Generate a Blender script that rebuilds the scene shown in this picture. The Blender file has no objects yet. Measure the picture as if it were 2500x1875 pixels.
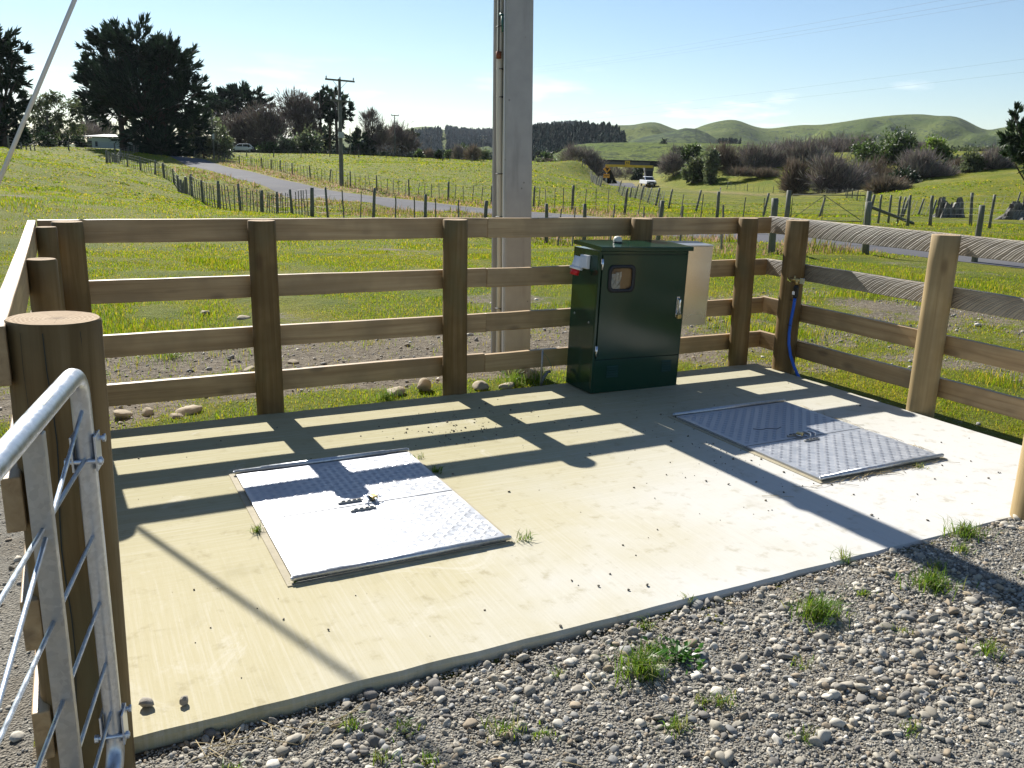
import bpy, math, random
import numpy as np
from mathutils import Vector, Matrix, Quaternion

random.seed(7)
RNG = np.random.default_rng(7)
SC = bpy.context.scene
COL = SC.collection
R = math.radians

# ------------------------------------------------------------------ camera
cam_data = bpy.data.cameras.new('camera')
cam = bpy.data.objects.new('camera', cam_data)
COL.objects.link(cam)
SC.camera = cam
cam_data.sensor_width = 36.0
cam_data.lens = 30.232
cam_data.clip_start = 0.05
cam_data.clip_end = 20000
CAM_RIGHT = Vector((0.890583,-0.453971,0.027777))
CAM_UP = Vector((0.09003,0.235823,0.967617))
CAM_POS = Vector((-1.9097,-5.982,1.7866))
m3 = Matrix((CAM_RIGHT, CAM_UP, -CAM_RIGHT.cross(CAM_UP) * -1)).transposed()
cam.matrix_world = Matrix.Translation(CAM_POS) @ m3.to_4x4()
RH = Vector((0.888, -0.461, 0))      # horizontal direction across the view
FH = Vector((0.461, 0.888, 0))       # horizontal direction away from the viewer

# ------------------------------------------------------------------ sky, sun, exposure
SUN_TO = Vector((-0.052, 1.36, 1.0)).normalized()
SUN_EL = math.asin(SUN_TO.z)
world = bpy.data.worlds.new('World')
SC.world = world
world.use_nodes = True
wn, wl = world.node_tree.nodes, world.node_tree.links
wn.clear()
w_out = wn.new('ShaderNodeOutputWorld')
w_bg = wn.new('ShaderNodeBackground')
w_sky = wn.new('ShaderNodeTexSky')
w_sky.sky_type = 'NISHITA'
w_sky.sun_disc = False
w_sky.sun_elevation = SUN_EL
w_sky.sun_rotation = math.atan2(-0.052, 1.36)
w_sky.altitude = 50
w_sky.air_density = 1.0
w_sky.dust_density = 0.12
w_sky.ozone_density = 3.0
# a few thin low clouds, from the direction of view only
w_tc = wn.new('ShaderNodeTexCoord')
w_map = wn.new('ShaderNodeMapping')
w_map.inputs['Scale'].default_value = (1.0, 1.0, 5.0)
w_noise = wn.new('ShaderNodeTexNoise')
w_noise.inputs['Scale'].default_value = 7.0
w_noise.inputs['Detail'].default_value = 6.0
w_noise.inputs['Roughness'].default_value = 0.55
w_ramp = wn.new('ShaderNodeValToRGB')
w_ramp.color_ramp.elements[0].position = 0.56
w_ramp.color_ramp.elements[1].position = 0.70
w_sep = wn.new('ShaderNodeSeparateXYZ')
w_band = wn.new('ShaderNodeMapRange')
w_band.interpolation_type = 'SMOOTHSTEP'
w_band.inputs['From Min'].default_value = 0.13
w_band.inputs['From Max'].default_value = 0.03
w_mul = wn.new('ShaderNodeMath'); w_mul.operation = 'MULTIPLY'
w_mul2 = wn.new('ShaderNodeMath'); w_mul2.operation = 'MULTIPLY'
w_mul2.inputs[1].default_value = 0.75
w_mix = wn.new('ShaderNodeMix'); w_mix.data_type = 'RGBA'
w_mix.inputs['B'].default_value = (12, 12, 12.3, 1)
wl.new(w_tc.outputs['Generated'], w_map.inputs['Vector'])
wl.new(w_map.outputs['Vector'], w_noise.inputs['Vector'])
wl.new(w_noise.outputs['Fac'], w_ramp.inputs['Fac'])
wl.new(w_tc.outputs['Generated'], w_sep.inputs['Vector'])
wl.new(w_sep.outputs['Z'], w_band.inputs['Value'])
wl.new(w_ramp.outputs['Color'], w_mul.inputs[0])
wl.new(w_band.outputs['Result'], w_mul.inputs[1])
wl.new(w_mul.outputs['Value'], w_mul2.inputs[0])
wl.new(w_mul2.outputs['Value'], w_mix.inputs['Factor'])
wl.new(w_sky.outputs['Color'], w_mix.inputs['A'])
wl.new(w_mix.outputs['Result'], w_bg.inputs['Color'])
w_bg.inputs['Strength'].default_value = 0.061
wl.new(w_bg.outputs['Background'], w_out.inputs['Surface'])

sun_data = bpy.data.lights.new('sun', 'SUN')
sun_data.energy = 5.0
sun_data.angle = R(0.55)
sun_data.color = (1.0, 0.955, 0.88)
sun = bpy.data.objects.new('sun', sun_data)
COL.objects.link(sun)
sun.rotation_euler = (-SUN_TO).to_track_quat('-Z', 'Y').to_euler()
sun.location = SUN_TO * 50

SC.view_settings.view_transform = 'Standard'
SC.view_settings.look = 'None'
SC.view_settings.exposure = 1.0
SC.view_settings.gamma = 1.0
SC.render.engine = 'CYCLES'
SC.cycles.max_bounces = 8
SC.cycles.transparent_max_bounces = 12
SC.cycles.sample_clamp_indirect = 6

# ------------------------------------------------------------------ helpers: objects
def tag(o, label=None, cat=None, group=None, kind=None):
    if label: o['label'] = label
    if cat: o['category'] = cat
    if group: o['group'] = group
    if kind: o['kind'] = kind
    return o

def empty(name, loc=(0, 0, 0), rz=0.0):
    o = bpy.data.objects.new(name, None)
    COL.objects.link(o)
    o.empty_display_size = 0.2
    o.location = loc
    o.rotation_euler = (0, 0, rz)
    return o

def thing(name, label, cat, loc=(0, 0, 0), rz=0.0, group=None):
    return tag(empty(name, loc, rz), label, cat, group)

def dup(o, loc=None, parent=None):
    c = o.copy()
    COL.objects.link(c)
    c.parent = parent
    if loc is not None: c.location = loc
    for ch in list(o.children):
        dup(ch, None, c)
    return c

class MB:
    """collects shapes and links them as ONE mesh object"""
    def __init__(s): s.v, s.f, s.sm, s.mi = [], [], [], []
    def add(s, verts, faces, smooth=False, mi=0):
        n = len(s.v)
        s.v += [tuple(p) for p in verts]
        for f in faces:
            s.f.append(tuple(i + n for i in f)); s.sm.append(smooth); s.mi.append(mi)
        return s
    def box(s, c, d, rot=None, mi=0):
        hx, hy, hz = d[0] / 2, d[1] / 2, d[2] / 2
        P = [Vector((x, y, z)) for z in (-hz, hz) for y in (-hy, hy) for x in (-hx, hx)]
        if rot is not None: P = [rot @ p for p in P]
        P = [p + Vector(c) for p in P]
        return s.add(P, [(0, 2, 3, 1), (4, 5, 7, 6), (0, 1, 5, 4), (2, 6, 7, 3), (0, 4, 6, 2), (1, 3, 7, 5)], False, mi)
    def bb(s, x0, x1, y0, y1, z0, z1, mi=0):
        return s.box(((x0 + x1) / 2, (y0 + y1) / 2, (z0 + z1) / 2), (x1 - x0, y1 - y0, z1 - z0), None, mi)
    def tube(s, path, r, n=10, cap=True, mi=0, smooth=True):
        P = [Vector(p) for p in path]
        rs = list(r) if hasattr(r, '__len__') else [r] * len(P)
        up = None; vs = []
        for i, p in enumerate(P):
            t = (P[min(i + 1, len(P) - 1)] - P[max(i - 1, 0)]).normalized()
            if up is None:
                up = t.orthogonal().normalized()
            up = (up - t * up.dot(t)).normalized()
            b = t.cross(up)
            for k in range(n):
                a = 2 * math.pi * k / n
                vs.append(p + (up * math.cos(a) + b * math.sin(a)) * rs[i])
        fs = []
        for i in range(len(P) - 1):
            for k in range(n):
                fs.append((i * n + k, i * n + (k + 1) % n, (i + 1) * n + (k + 1) % n, (i + 1) * n + k))
        s.add(vs, fs, smooth, mi)
        if cap:
            a = len(s.v) - len(vs)
            s.f += [tuple(a + k for k in reversed(range(n))), tuple(a + (len(P) - 1) * n + k for k in range(n))]
            s.sm += [False, False]; s.mi += [mi, mi]
        return s
    def prism(s, outline, axis, a0, a1, mi=0, smooth=False):
        """extrude a 2-D outline: axis 'y' -> outline is (x,z); 'x' -> (y,z); 'z' -> (x,y)"""
        def mk(p, a):
            return {'y': (p[0], a, p[1]), 'x': (a, p[0], p[1]), 'z': (p[0], p[1], a)}[axis]
        n = len(outline)
        vs = [mk(p, a0) for p in outline] + [mk(p, a1) for p in outline]
        fs = [(k, (k + 1) % n, n + (k + 1) % n, n + k) for k in range(n)]
        s.add(vs, fs, smooth, mi)
        s.add(vs, [tuple(reversed(range(n))), tuple(range(n, 2 * n))], False, mi)
        return s
    def build(s, name, mats, parent=None, loc=None, bevel=0.0, recalc=True):
        me = bpy.data.meshes.new(name)
        me.from_pydata(s.v, [], s.f)
        for m in (mats if isinstance(mats, (list, tuple)) else [mats]): me.materials.append(m)
        me.polygons.foreach_set('use_smooth', s.sm)
        me.polygons.foreach_set('material_index', s.mi)
        if recalc:
            import bmesh
            b = bmesh.new(); b.from_mesh(me)
            bmesh.ops.recalc_face_normals(b, faces=b.faces)
            b.to_mesh(me); b.free()
        me.update()
        o = bpy.data.objects.new(name, me)
        COL.objects.link(o)
        if parent is not None: o.parent = parent
        if loc is not None: o.location = loc
        if bevel:
            bv = o.modifiers.new('edge', 'BEVEL'); bv.width = bevel; bv.segments = 2; bv.limit_method = 'ANGLE'; bv.angle_limit = R(40)
        return o

def mesh_np(name, V, F, mat, col=None, smooth=False, parent=None):
    """V (n,3), F (m,3 or 4) numpy arrays, col (n,3) per-vertex tint"""
    me = bpy.data.meshes.new(name)
    V = np.ascontiguousarray(V, dtype=np.float32); F = np.ascontiguousarray(F, dtype=np.int32)
    k = F.shape[1]
    me.vertices.add(len(V)); me.vertices.foreach_set('co', V.ravel())
    me.loops.add(F.size); me.loops.foreach_set('vertex_index', F.ravel())
    me.polygons.add(len(F))
    me.polygons.foreach_set('loop_start', np.arange(0, F.size, k, dtype=np.int32))
    me.polygons.foreach_set('loop_total', np.full(len(F), k, dtype=np.int32))
    me.polygons.foreach_set('use_smooth', np.full(len(F), smooth, dtype=bool))
    if col is not None:
        a = me.color_attributes.new('tint', 'FLOAT_COLOR', 'POINT')
        c = np.ones((len(V), 4), dtype=np.float32); c[:, :3] = col
        a.data.foreach_set('color', c.ravel())
    me.update(calc_edges=True)
    me.materials.append(mat)
    o = bpy.data.objects.new(name, me)
    COL.objects.link(o)
    if parent is not None: o.parent = parent
    return o

# ------------------------------------------------------------------ helpers: noise on arrays
_T = np.random.default_rng(3).random((256, 256))
def vnoise(x, y, s=0):
    x = np.asarray(x, float) + 37.3 * s; y = np.asarray(y, float) - 11.9 * s
    xi = np.floor(x).astype(int); yi = np.floor(y).astype(int)
    fx = x - xi; fy = y - yi
    fx = fx * fx * (3 - 2 * fx); fy = fy * fy * (3 - 2 * fy)
    g = lambda i, j: _T[i % 256, j % 256]
    return (g(xi, yi) * (1 - fx) + g(xi + 1, yi) * fx) * (1 - fy) + (g(xi, yi + 1) * (1 - fx) + g(xi + 1, yi + 1) * fx) * fy
def fnoise(x, y, s=0, oct=4):
    t = 0; a = .5; k = 1
    for i in range(oct):
        t = t + a * vnoise(np.asarray(x) * k, np.asarray(y) * k, s + i); a *= .5; k *= 2.03
    return t / (1 - .5 ** oct)
def sstep(a, b, x):
    t = np.clip((np.asarray(x, float) - a) / (b - a), 0, 1)
    return t * t * (3 - 2 * t)

# ------------------------------------------------------------------ terrain height
CP = np.array([[2.6,99.3,0.37],[3.5,87.4,0.33],[4.6,65.8,0.02],[5.3,50.8,-0.98],[6.0,50.3,-1.45],[7.3,51.3,-1.73],[8.5,50.7,-1.67],[9.1,47.0,-1.61],[8.9,36.9,-1.14],[9.0,33.9,-1.0],[10.4,16.0,-0.52],[9.9,14.0,-0.38],[12.7,12.9,-0.22],[11.7,9.4,-0.02],[12.0,8.5,-0.02],[12.0,200.0,1.2],[15.6,200.0,1.15],[10.8,124.0,0.9],[14.4,124.0,0.85],[10.6,103.0,0.7],[14.2,103.0,0.65],[10.5,87.0,0.28],[14.1,87.0,0.23],[10.6,68.0,-0.15],[14.2,68.0,-0.2],[11.1,58.0,-0.45],[14.7,58.0,-0.5],[12.2,48.0,-0.6],[15.8,48.0,-0.65],[13.0,40.0,-0.55],[16.6,40.0,-0.6],[13.7,30.0,-0.45],[17.3,30.0,-0.5],[14.3,20.0,-0.28],[17.9,20.0,-0.33],[14.9,10.0,-0.05],[18.5,10.0,-0.1],[15.3,0.0,0.05],[18.9,0.0,0.0],[17.0,-30.0,0.1],[20.6,-30.0,0.05],[17.1,55.0,-0.41],[18.1,45.6,-0.62],[18.6,40.6,-0.6],[19.3,30.3,-0.38],[19.6,25.5,-0.33],[33.4,23.3,-0.52],[26.1,16.1,-0.15],[26.5,14.2,0.02],[26.4,13.2,0.01],[15.2,6.2,-0.05],[53.7,80.2,-0.97],[49.1,69.9,-0.92],[48.6,65.5,-1.54],[49.6,62.7,-2.2],[51.7,52.3,-2.24],[57.7,42.0,-1.72],[50.3,28.8,-0.53],[89.0,120.4,-1.87],[82.8,123.6,-1.75],[102.9,145.7,-1.91],[95.3,118.1,1.44],[94.0,106.8,0.54],[92.1,96.0,0.11],[90.7,119.5,-1.74],[83.6,94.2,-1.48],[82.1,79.8,-1.49],[77.2,66.1,-1.31],[74.8,47.2,1.34],[77.9,45.6,1.52],[68.9,47.6,0.29],[65.1,47.1,-0.36],[73.9,117.7,2.24],[56.7,126.5,1.77],[46.7,131.8,1.9],[36.6,137.0,2.02],[24.2,141.1,1.79],[5.6,120.4,1.71],[-4.1,117.4,1.81],[-9.8,114.4,1.63],[0.8,138.1,1.85],[-2.9,87.5,1.33],[-2.6,52.3,0.98],[0.5,41.3,0.55],[-3.0,31.4,0.42],[-2.7,19.6,0.39],[1.1,19.9,0.01],[20.0,380.0,2.0],[129.4,360.7,2.0],[225.7,305.1,2.0],[297.1,220.0,2.0],[335.1,115.6,2.0],[335.1,4.4,2.0],[297.1,-100.0,0.0],[225.7,-185.1,0.0],[129.4,-240.7,0.0],[20.0,-260.0,0.0],[-89.4,-240.7,0.0],[-185.7,-185.1,0.0],[-257.1,-100.0,0.0],[-295.1,4.4,2.0],[-295.1,115.6,2.0],[-257.1,220.0,2.0],[-185.7,305.1,2.0],[-89.4,360.7,2.0],[-60.0,-20.0,-0.1],[-20.0,-20.0,-0.1],[10.0,-20.0,-0.1],[50.0,-20.0,-0.1],[-60.0,-60.0,-0.1],[-20.0,-60.0,-0.1],[10.0,-60.0,-0.1],[50.0,-60.0,-0.1],[-8.0,0.0,-0.1],[-8.0,10.0,-0.1],[0.0,10.0,-0.1],[6.0,4.0,-0.1],[8.0,-6.0,-0.1],[0.0,14.0,-0.1],[58.0,112.0,1.2],[60.0,120.0,1.6],[66.0,123.0,1.9],[60.0,104.0,0.4],[55.0,104.0,0.7],[64.0,113.0,1.2],[63.0,107.0,0.5],[69.0,119.0,1.9],[44.2,74.4,0.41],[33.9,56.4,-0.02],[47.5,84.5,0.71],[67.4,121.0,1.6],[70.7,119.3,1.77],[65.4,122.0,1.75],[74.0,110.0,-1.5],[80.0,118.0,-1.8],[85.0,130.0,-1.9],[92.0,140.0,-2.1],[68.0,97.0,-1.3],[64.0,90.0,-1.3],[100.0,150.0,-2.3],[112.0,168.0,-2.2],[132.0,205.0,-2.0],[76.0,98.0,-1.7],[77.0,84.0,-1.8],[94.0,136.0,-2.0],[104.0,148.0,-2.2],[71.5,106.0,-1.5],[67.0,100.0,-1.3],[78.0,117.0,-1.8],[98.0,147.0,-2.3]])
def _tps_fit(P, lam, S=50.):
    X = P[:, :2] / S
    r2 = ((X[:, None] - X[None]) ** 2).sum(-1) + 1e-9
    n = len(P); A = np.zeros((n + 3, n + 3))
    A[:n, :n] = .5 * r2 * np.log(r2) + lam * np.eye(n)
    A[:n, n] = 1; A[:n, n + 1:] = X; A[n:, :n] = A[:n, n:].T
    return np.linalg.solve(A, np.r_[P[:, 2], 0, 0, 0]), X
_W, _X = _tps_fit(CP, 1e-3)
def H(x, y):
    """ground height at arrays x, y"""
    x = np.atleast_1d(np.asarray(x, float)); y = np.atleast_1d(np.asarray(y, float))
    q = np.stack([x, y], -1).reshape(-1, 2) / 50.
    n = len(_X); z = np.empty(len(q))
    for i in range(0, len(q), 20000):
        b = q[i:i + 20000]
        r2 = ((b[:, None] - _X[None]) ** 2).sum(-1) + 1e-9
        z[i:i + 20000] = (.5 * r2 * np.log(r2)) @ _W[:n] + _W[n] + b @ _W[n + 1:]
    z = z.reshape(x.shape)
    rr = np.hypot(x - 20, y - 60)
    far = sstep(230, 310, rr)
    z = z * (1 - far) + 1.6 * far
    near = -.045 + (.041 - .050 * sstep(2.6, -1.9, x)) * sstep(-3.25, -3.4, y)
    d = np.hypot(np.maximum(np.maximum(-2 - x, x - 4), 0), np.maximum(np.maximum(-3.4 - y, y - .1), 0))
    w = sstep(5, 15, d)
    return near * (1 - w) + z * w
def h1(x, y): return float(H(x, y)[0])

ROAD_Y = [-60, 0, 7, 10, 20, 30, 40, 48, 57, 68, 87, 106, 124, 150, 200]
ROAD_X = [19.6, 15.8, 15.4, 15.0, 14.3, 13.7, 13.0, 12.2, 11.2, 10.6, 10.5, 10.6, 10.8, 12, 16]
def road_x(y): return np.interp(y, ROAD_Y, ROAD_X)
MAIN_ROAD = [(132, 205), (112, 168), (99.5, 146), (88, 127), (80, 112), (76, 98), (76, 84), (82, 68), (96, 48), (120, 20)]

# ------------------------------------------------------------------ materials
class NT:
    """small builder for node materials"""
    def __init__(s, name):
        s.m = bpy.data.materials.new(name); s.m.use_nodes = True
        s.t = s.m.node_tree; s.n = s.t.nodes; s.l = s.t.links
        s.b = s.n['Principled BSDF']; s.out = s.n['Material Output']
    def node(s, t, **kw):
        n = s.n.new(t)
        for k, v in kw.items(): setattr(n, k, v)
        return n
    def val(s, sock, v):
        if hasattr(v, 'is_output') or isinstance(v, bpy.types.NodeSocket): s.l.new(v, sock)
        else: sock.default_value = v
    def coords(s, kind='Object', scale=(1, 1, 1), rnd=0.0, rot=(0, 0, 0)):
        tc = s.node('ShaderNodeTexCoord'); mp = s.node('ShaderNodeMapping')
        mp.inputs['Scale'].default_value = scale; mp.inputs['Rotation'].default_value = rot
        s.l.new(tc.outputs[kind], mp.inputs['Vector'])
        if rnd:
            oi = s.node('ShaderNodeObjectInfo'); mu = s.node('ShaderNodeMath', operation='MULTIPLY')
            mu.inputs[1].default_value = rnd
            s.l.new(oi.outputs['Random'], mu.inputs[0])
            cx = s.node('ShaderNodeCombineXYZ')
            for i in range(3): s.l.new(mu.outputs[0], cx.inputs[i])
            s.l.new(cx.outputs[0], mp.inputs['Location'])
        return mp.outputs['Vector']
    def noise(s, vec, scale=5, detail=4, rough=.55, dist=0):
        n = s.node('ShaderNodeTexNoise')
        n.inputs['Scale'].default_value = scale; n.inputs['Detail'].default_value = detail
        n.inputs['Roughness'].default_value = rough; n.inputs['Distortion'].default_value = dist
        s.l.new(vec, n.inputs['Vector']); return n.outputs['Fac']
    def voro(s, vec, scale=5, feature='F1', out='Distance'):
        n = s.node('ShaderNodeTexVoronoi'); n.feature = feature
        n.inputs['Scale'].default_value = scale
        s.l.new(vec, n.inputs['Vector']); return n.outputs[out]
    def ramp(s, fac, stops):
        n = s.node('ShaderNodeValToRGB'); e = n.color_ramp.elements
        while len(e) < len(stops): e.new(.5)
        for i, (p, c) in enumerate(stops):
            e[i].position = p
            e[i].color = (c, c, c, 1) if not hasattr(c, '__len__') else (*c, 1)
        s.l.new(fac, n.inputs['Fac']); return n.outputs['Color']
    def mix(s, fac, a, b, mode='MIX'):
        n = s.node('ShaderNodeMix'); n.data_type = 'RGBA'; n.blend_type = mode
        s.val(n.inputs['Factor'], fac)
        for k, v in (('A', a), ('B', b)):
            if isinstance(v, (tuple, list)): n.inputs[k].default_value = (*v, 1)
            else: s.l.new(v, n.inputs[k])
        return n.outputs['Result']
    def math(s, op, a, b=0.0, clamp=False):
        n = s.node('ShaderNodeMath', operation=op); n.use_clamp = clamp
        s.val(n.inputs[0], a); s.val(n.inputs[1], b); return n.outputs[0]
    def maprange(s, v, a, b, c=0, d=1):
        n = s.node('ShaderNodeMapRange'); n.interpolation_type = 'SMOOTHSTEP'
        for k, q in zip(('From Min', 'From Max', 'To Min', 'To Max'), (a, b, c, d)): n.inputs[k].default_value = q
        s.l.new(v, n.inputs['Value']); return n.outputs['Result']
    def attr(s, name, out='Color'):
        n = s.node('ShaderNodeAttribute'); n.attribute_name = name; return n.outputs[out]
    def bump(s, h, strength=.3, dist=.01):
        n = s.node('ShaderNodeBump'); n.inputs['Strength'].default_value = strength; n.inputs['Distance'].default_value = dist
        s.l.new(h, n.inputs['Height']); s.l.new(n.outputs['Normal'], s.b.inputs['Normal']); return s
    def base(s, c, rough=.6, metal=0.0, spec=.5):
        if isinstance(c, (tuple, list)): s.b.inputs['Base Color'].default_value = (*c, 1)
        else: s.l.new(c, s.b.inputs['Base Color'])
        s.val(s.b.inputs['Roughness'], rough); s.val(s.b.inputs['Metallic'], metal)
        s.b.inputs['Specular IOR Level'].default_value = spec
        return s

def plain(name, c, rough=.5, metal=0.0, spec=.5, var=.12, scale=8, bump=0.0):
    t = NT(name); v = t.coords('Object', rnd=20)
    n = t.noise(v, scale, 5)
    d = tuple(max(0, x * (1 - var * 1.6)) for x in c); e = tuple(min(1, x * (1 + var)) for x in c)
    t.base(t.mix(n, d, e), rough, metal, spec)
    if bump: t.bump(t.noise(v, scale * 5, 4), bump, .004)
    return t.m

def wood(name, axis, dark, mid, light, spec=.25, grain=26, knots=True, saw=False, green=.35, rlo=.58, rhi=.82):
    t = NT(name)
    sc = [grain] * 3; sc['xyz'.index(axis)] = .9
    v = t.coords('Object', tuple(sc), rnd=60)
    w = t.coords('Object', (1, 1, 1), rnd=60)
    g = t.noise(v, 1.0, 6, .62, .6)
    big = t.noise(w, 3.2, 3)
    c = t.ramp(g, [(.22, dark), (.48, mid), (.78, light)])
    c = t.mix(t.maprange(big, .38, .68), c, t.mix(.65, c, tuple(x * .62 for x in mid)))
    # old treatment stain in irregular patches
    st = t.noise(t.coords('Object', (2.2, 2.2, 1.1), rnd=31), 1.6, 3)
    c = t.mix(t.math('MULTIPLY', t.maprange(st, .5, .72), green), c, (.13, .13, .065))
    h = g
    if knots:
        ks = [5.5] * 3; ks['xyz'.index(axis)] = 2.4
        kv = t.voro(t.coords('Object', tuple(ks), rnd=17), 1.0)
        k = t.maprange(kv, .22, .07)
        c = t.mix(t.math('MULTIPLY', k, .55), c, (.085, .05, .024))
    if saw:
        tc = t.coords('Object', (1, 1, 1), rnd=0)
        sp = t.node('ShaderNodeSeparateXYZ'); t.l.new(tc, sp.inputs[0])
        # arcs left by a circular saw: rings about a centre well below the board, repeated along it
        px = t.math('ADD', sp.outputs['X'], t.math('MULTIPLY', t.noise(t.coords('Object', (4, 4, 4)), 1.4, 4), .045))
        zz = t.math('ADD', sp.outputs['Z'], .485)
        rad = t.math('ADD', px, t.math('SQRT', t.math('SUBTRACT', .252, t.math('MULTIPLY', zz, zz))))
        wv = t.math('SINE', t.math('MULTIPLY', rad, 150.0))
        wv2 = t.math('SINE', t.math('MULTIPLY', rad, 263.0))
        wv3 = t.math('SINE', t.math('MULTIPLY', rad, 71.0))
        mod = t.math('ADD', t.math('MULTIPLY', wv3, .35), t.math('ADD', t.math('MULTIPLY', wv, .4), t.math('MULTIPLY', wv2, .4)))
        fz = t.maprange(mod, -.9, .9)
        c = t.mix(t.math('MULTIPLY', t.math('MULTIPLY', fz, .46), t.maprange(t.noise(t.coords('Object', (5, 5, 9), rnd=12), 1.3, 4), .3, .65, .15, 1.0)), c, tuple(min(1, x * 1.9) for x in mid))
        h = t.math('ADD', g, t.math('MULTIPLY', fz, 1.6))
        t.bump(h, .55, .006)
    else:
        t.bump(h, .35, .004)
    t.base(c, t.maprange(g, .2, .8, rhi, rlo), 0, spec)
    return t.m

def endgrain(name, a, b):
    t = NT(name); v = t.coords('Object', (1, 1, .02))
    sp = t.node('ShaderNodeSeparateXYZ'); t.l.new(v, sp.inputs[0])
    nz = t.noise(t.coords('Object', (6, 6, .1)), 1.2, 3)
    r_ = t.math('SQRT', t.math('ADD', t.math('POWER', t.math('ADD', sp.outputs['X'], .012), 2), t.math('POWER', sp.outputs['Y'], 2)))
    q = t.math('SINE', t.math('MULTIPLY', t.math('ADD', r_, t.math('MULTIPLY', nz, .045)), 560.0))
    f = t.noise(t.coords('Object', (90, 90, 1)), 1, 4)
    c = t.mix(t.math('MULTIPLY', t.maprange(q, -1, 1), t.maprange(nz, .3, .7, .25, .8)), b, a)
    an = t.math('ARCTAN2', sp.outputs['Y'], t.math('ADD', sp.outputs['X'], .012))
    ck = t.maprange(t.math('ABSOLUTE', t.math('SINE', t.math('ADD', t.math('MULTIPLY', an, 3.5), t.math('MULTIPLY', nz, 2.0)))), .05, .01)
    c = t.mix(t.math('MULTIPLY', ck, t.maprange(r_, .09, .03)), c, (.05, .035, .025))
    c = t.mix(t.maprange(r_, .035, .0, 0, .6), c, (.12, .085, .055))
    c = t.mix(t.math('MULTIPLY', f, .5), c, tuple(x * .45 for x in a))
    t.base(c, .85, 0, .15); t.bump(t.math('ADD', q, t.math('MULTIPLY', f, 2)), .35, .003)
    return t.m

def leafmat(name, c, trans=.35, rough=.5, spec=.35, tcol=None):
    """foliage: colour varies from leaf to leaf through the mesh's own tint"""
    t = NT(name)
    col = t.mix(1.0, t.attr('tint'), c, 'MULTIPLY')
    t.base(col, rough, 0, spec)
    tr = t.node('ShaderNodeBsdfTranslucent')
    t.l.new(t.mix(1.0, t.attr('tint'), tcol or tuple(min(1, x * 1.5) for x in c), 'MULTIPLY'), tr.inputs['Color'])
    mx = t.node('ShaderNodeMixShader'); mx.inputs[0].default_value = trans
    t.l.new(t.b.outputs[0], mx.inputs[1]); t.l.new(tr.outputs[0], mx.inputs[2])
    t.l.new(mx.outputs[0], t.out.inputs['Surface'])
    return t.m

M = {}
M['rail'] = wood('rail_timber', 'x', (.21, .125, .052), (.385, .255, .118), (.50, .36, .19), green=.10, spec=.6, rlo=.42, rhi=.66)
M['rail_sawn'] = wood('sawn_rail_timber', 'x', (.19, .15, .10), (.28, .23, .16), (.38, .32, .23), saw=True, knots=False, green=.1, spec=.5, rlo=.5, rhi=.7)
M['post'] = wood('post_timber', 'z', (.085, .052, .018), (.185, .118, .045), (.28, .19, .085), grain=22, green=.45)
M['post_pale'] = wood('pale_post_timber', 'z', (.22, .15, .07), (.37, .27, .13), (.48, .365, .195), grain=22, green=.12)
M['end'] = endgrain('post_end_grain', (.30, .20, .115), (.47, .36, .235))
M['fence_post'] = wood('weathered_post', 'z', (.07, .07, .055), (.14, .14, .11), (.22, .22, .18), grain=30, knots=False, green=.4)
M['batten'] = wood('weathered_batten', 'z', (.09, .085, .07), (.17, .16, .135), (.25, .24, .20), grain=30, knots=False, green=.2)
M['pale_batten'] = wood('pale_batten', 'z', (.2, .19, .14), (.33, .31, .24), (.45, .43, .34), grain=30, knots=False, green=.1)
M['wire'] = plain('fence_wire', (.20, .20, .20), .65, .3, var=.1)
M['line'] = plain('power_line_wire', (.12, .125, .13), .7, 0, var=.1)

def galv(name, c=(.56, .58, .60), rough=.36):
    t = NT(name); v = t.coords('Object', (1, 1, 1))
    sp = t.voro(v, 90, out='Color')
    bw = t.node('ShaderNodeRGBToBW'); t.l.new(sp, bw.inputs[0])
    n = t.noise(v, 35, 4)
    cc = t.mix(t.math('ADD', t.math('MULTIPLY', bw.outputs[0], .5), t.math('MULTIPLY', n, .5)), tuple(x * .72 for x in c), tuple(min(1, x * 1.15) for x in c))
    t.base(cc, t.maprange(n, .2, .8, rough - .08, rough + .14), .85, .5)
    t.bump(n, .12, .001)
    return t.m
M['galv'] = galv('galvanised_steel')
M['galv_dull'] = galv('dull_galvanised_bar', (.46, .45, .42), .5)
M['rod'] = galv('galvanised_rod', (.50, .56, .64), .34)
M['alu'] = None
def alu():
    t = NT('tread_plate_aluminium'); v = t.coords('Object')
    n = t.noise(v, 14, 6); st = t.noise(v, 2.6, 5)
    c = t.mix(n, (.40, .42, .45), (.52, .53, .55))
    dirt = t.maprange(st, .62, .74)
    c = t.mix(t.math('MULTIPLY', dirt, .6), c, (.22, .22, .21))
    t.base(c, t.math('ADD', t.maprange(n, .2, .8, .36, .50), t.math('MULTIPLY', dirt, .25)), .62, .5)
    t.bump(n, .06, .001)
    return t.m
M['alu'] = alu()
def brushed():
    t = NT('brushed_steel_sheet'); v = t.coords('Object', (1.5, 1.5, 160))
    n = t.noise(v, 3, 4); w = t.noise(t.coords('Object'), 1.6, 3)
    t.base(t.mix(n, (.66, .64, .60), (.76, .74, .70)), t.maprange(w, .3, .7, .20, .30), .95, .5)
    t.bump(n, .04, .001)
    return t.m
M['brushed'] = brushed()
def paint_green():
    t = NT('dark_green_enamel'); v = t.coords('Object')
    n = t.noise(v, 2.4, 5); d = t.noise(v, 60, 3)
    t.base(t.mix(n, (.009, .038, .021), (.011, .043, .025)), t.maprange(n, .3, .75, .13, .19), 0, .5)
    return t.m
M['green'] = paint_green()
M['green_dark'] = plain('dark_green_recess', (.004, .012, .009), .5)
M['black'] = plain('black_rubber', (.012, .012, .013), .55)
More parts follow.
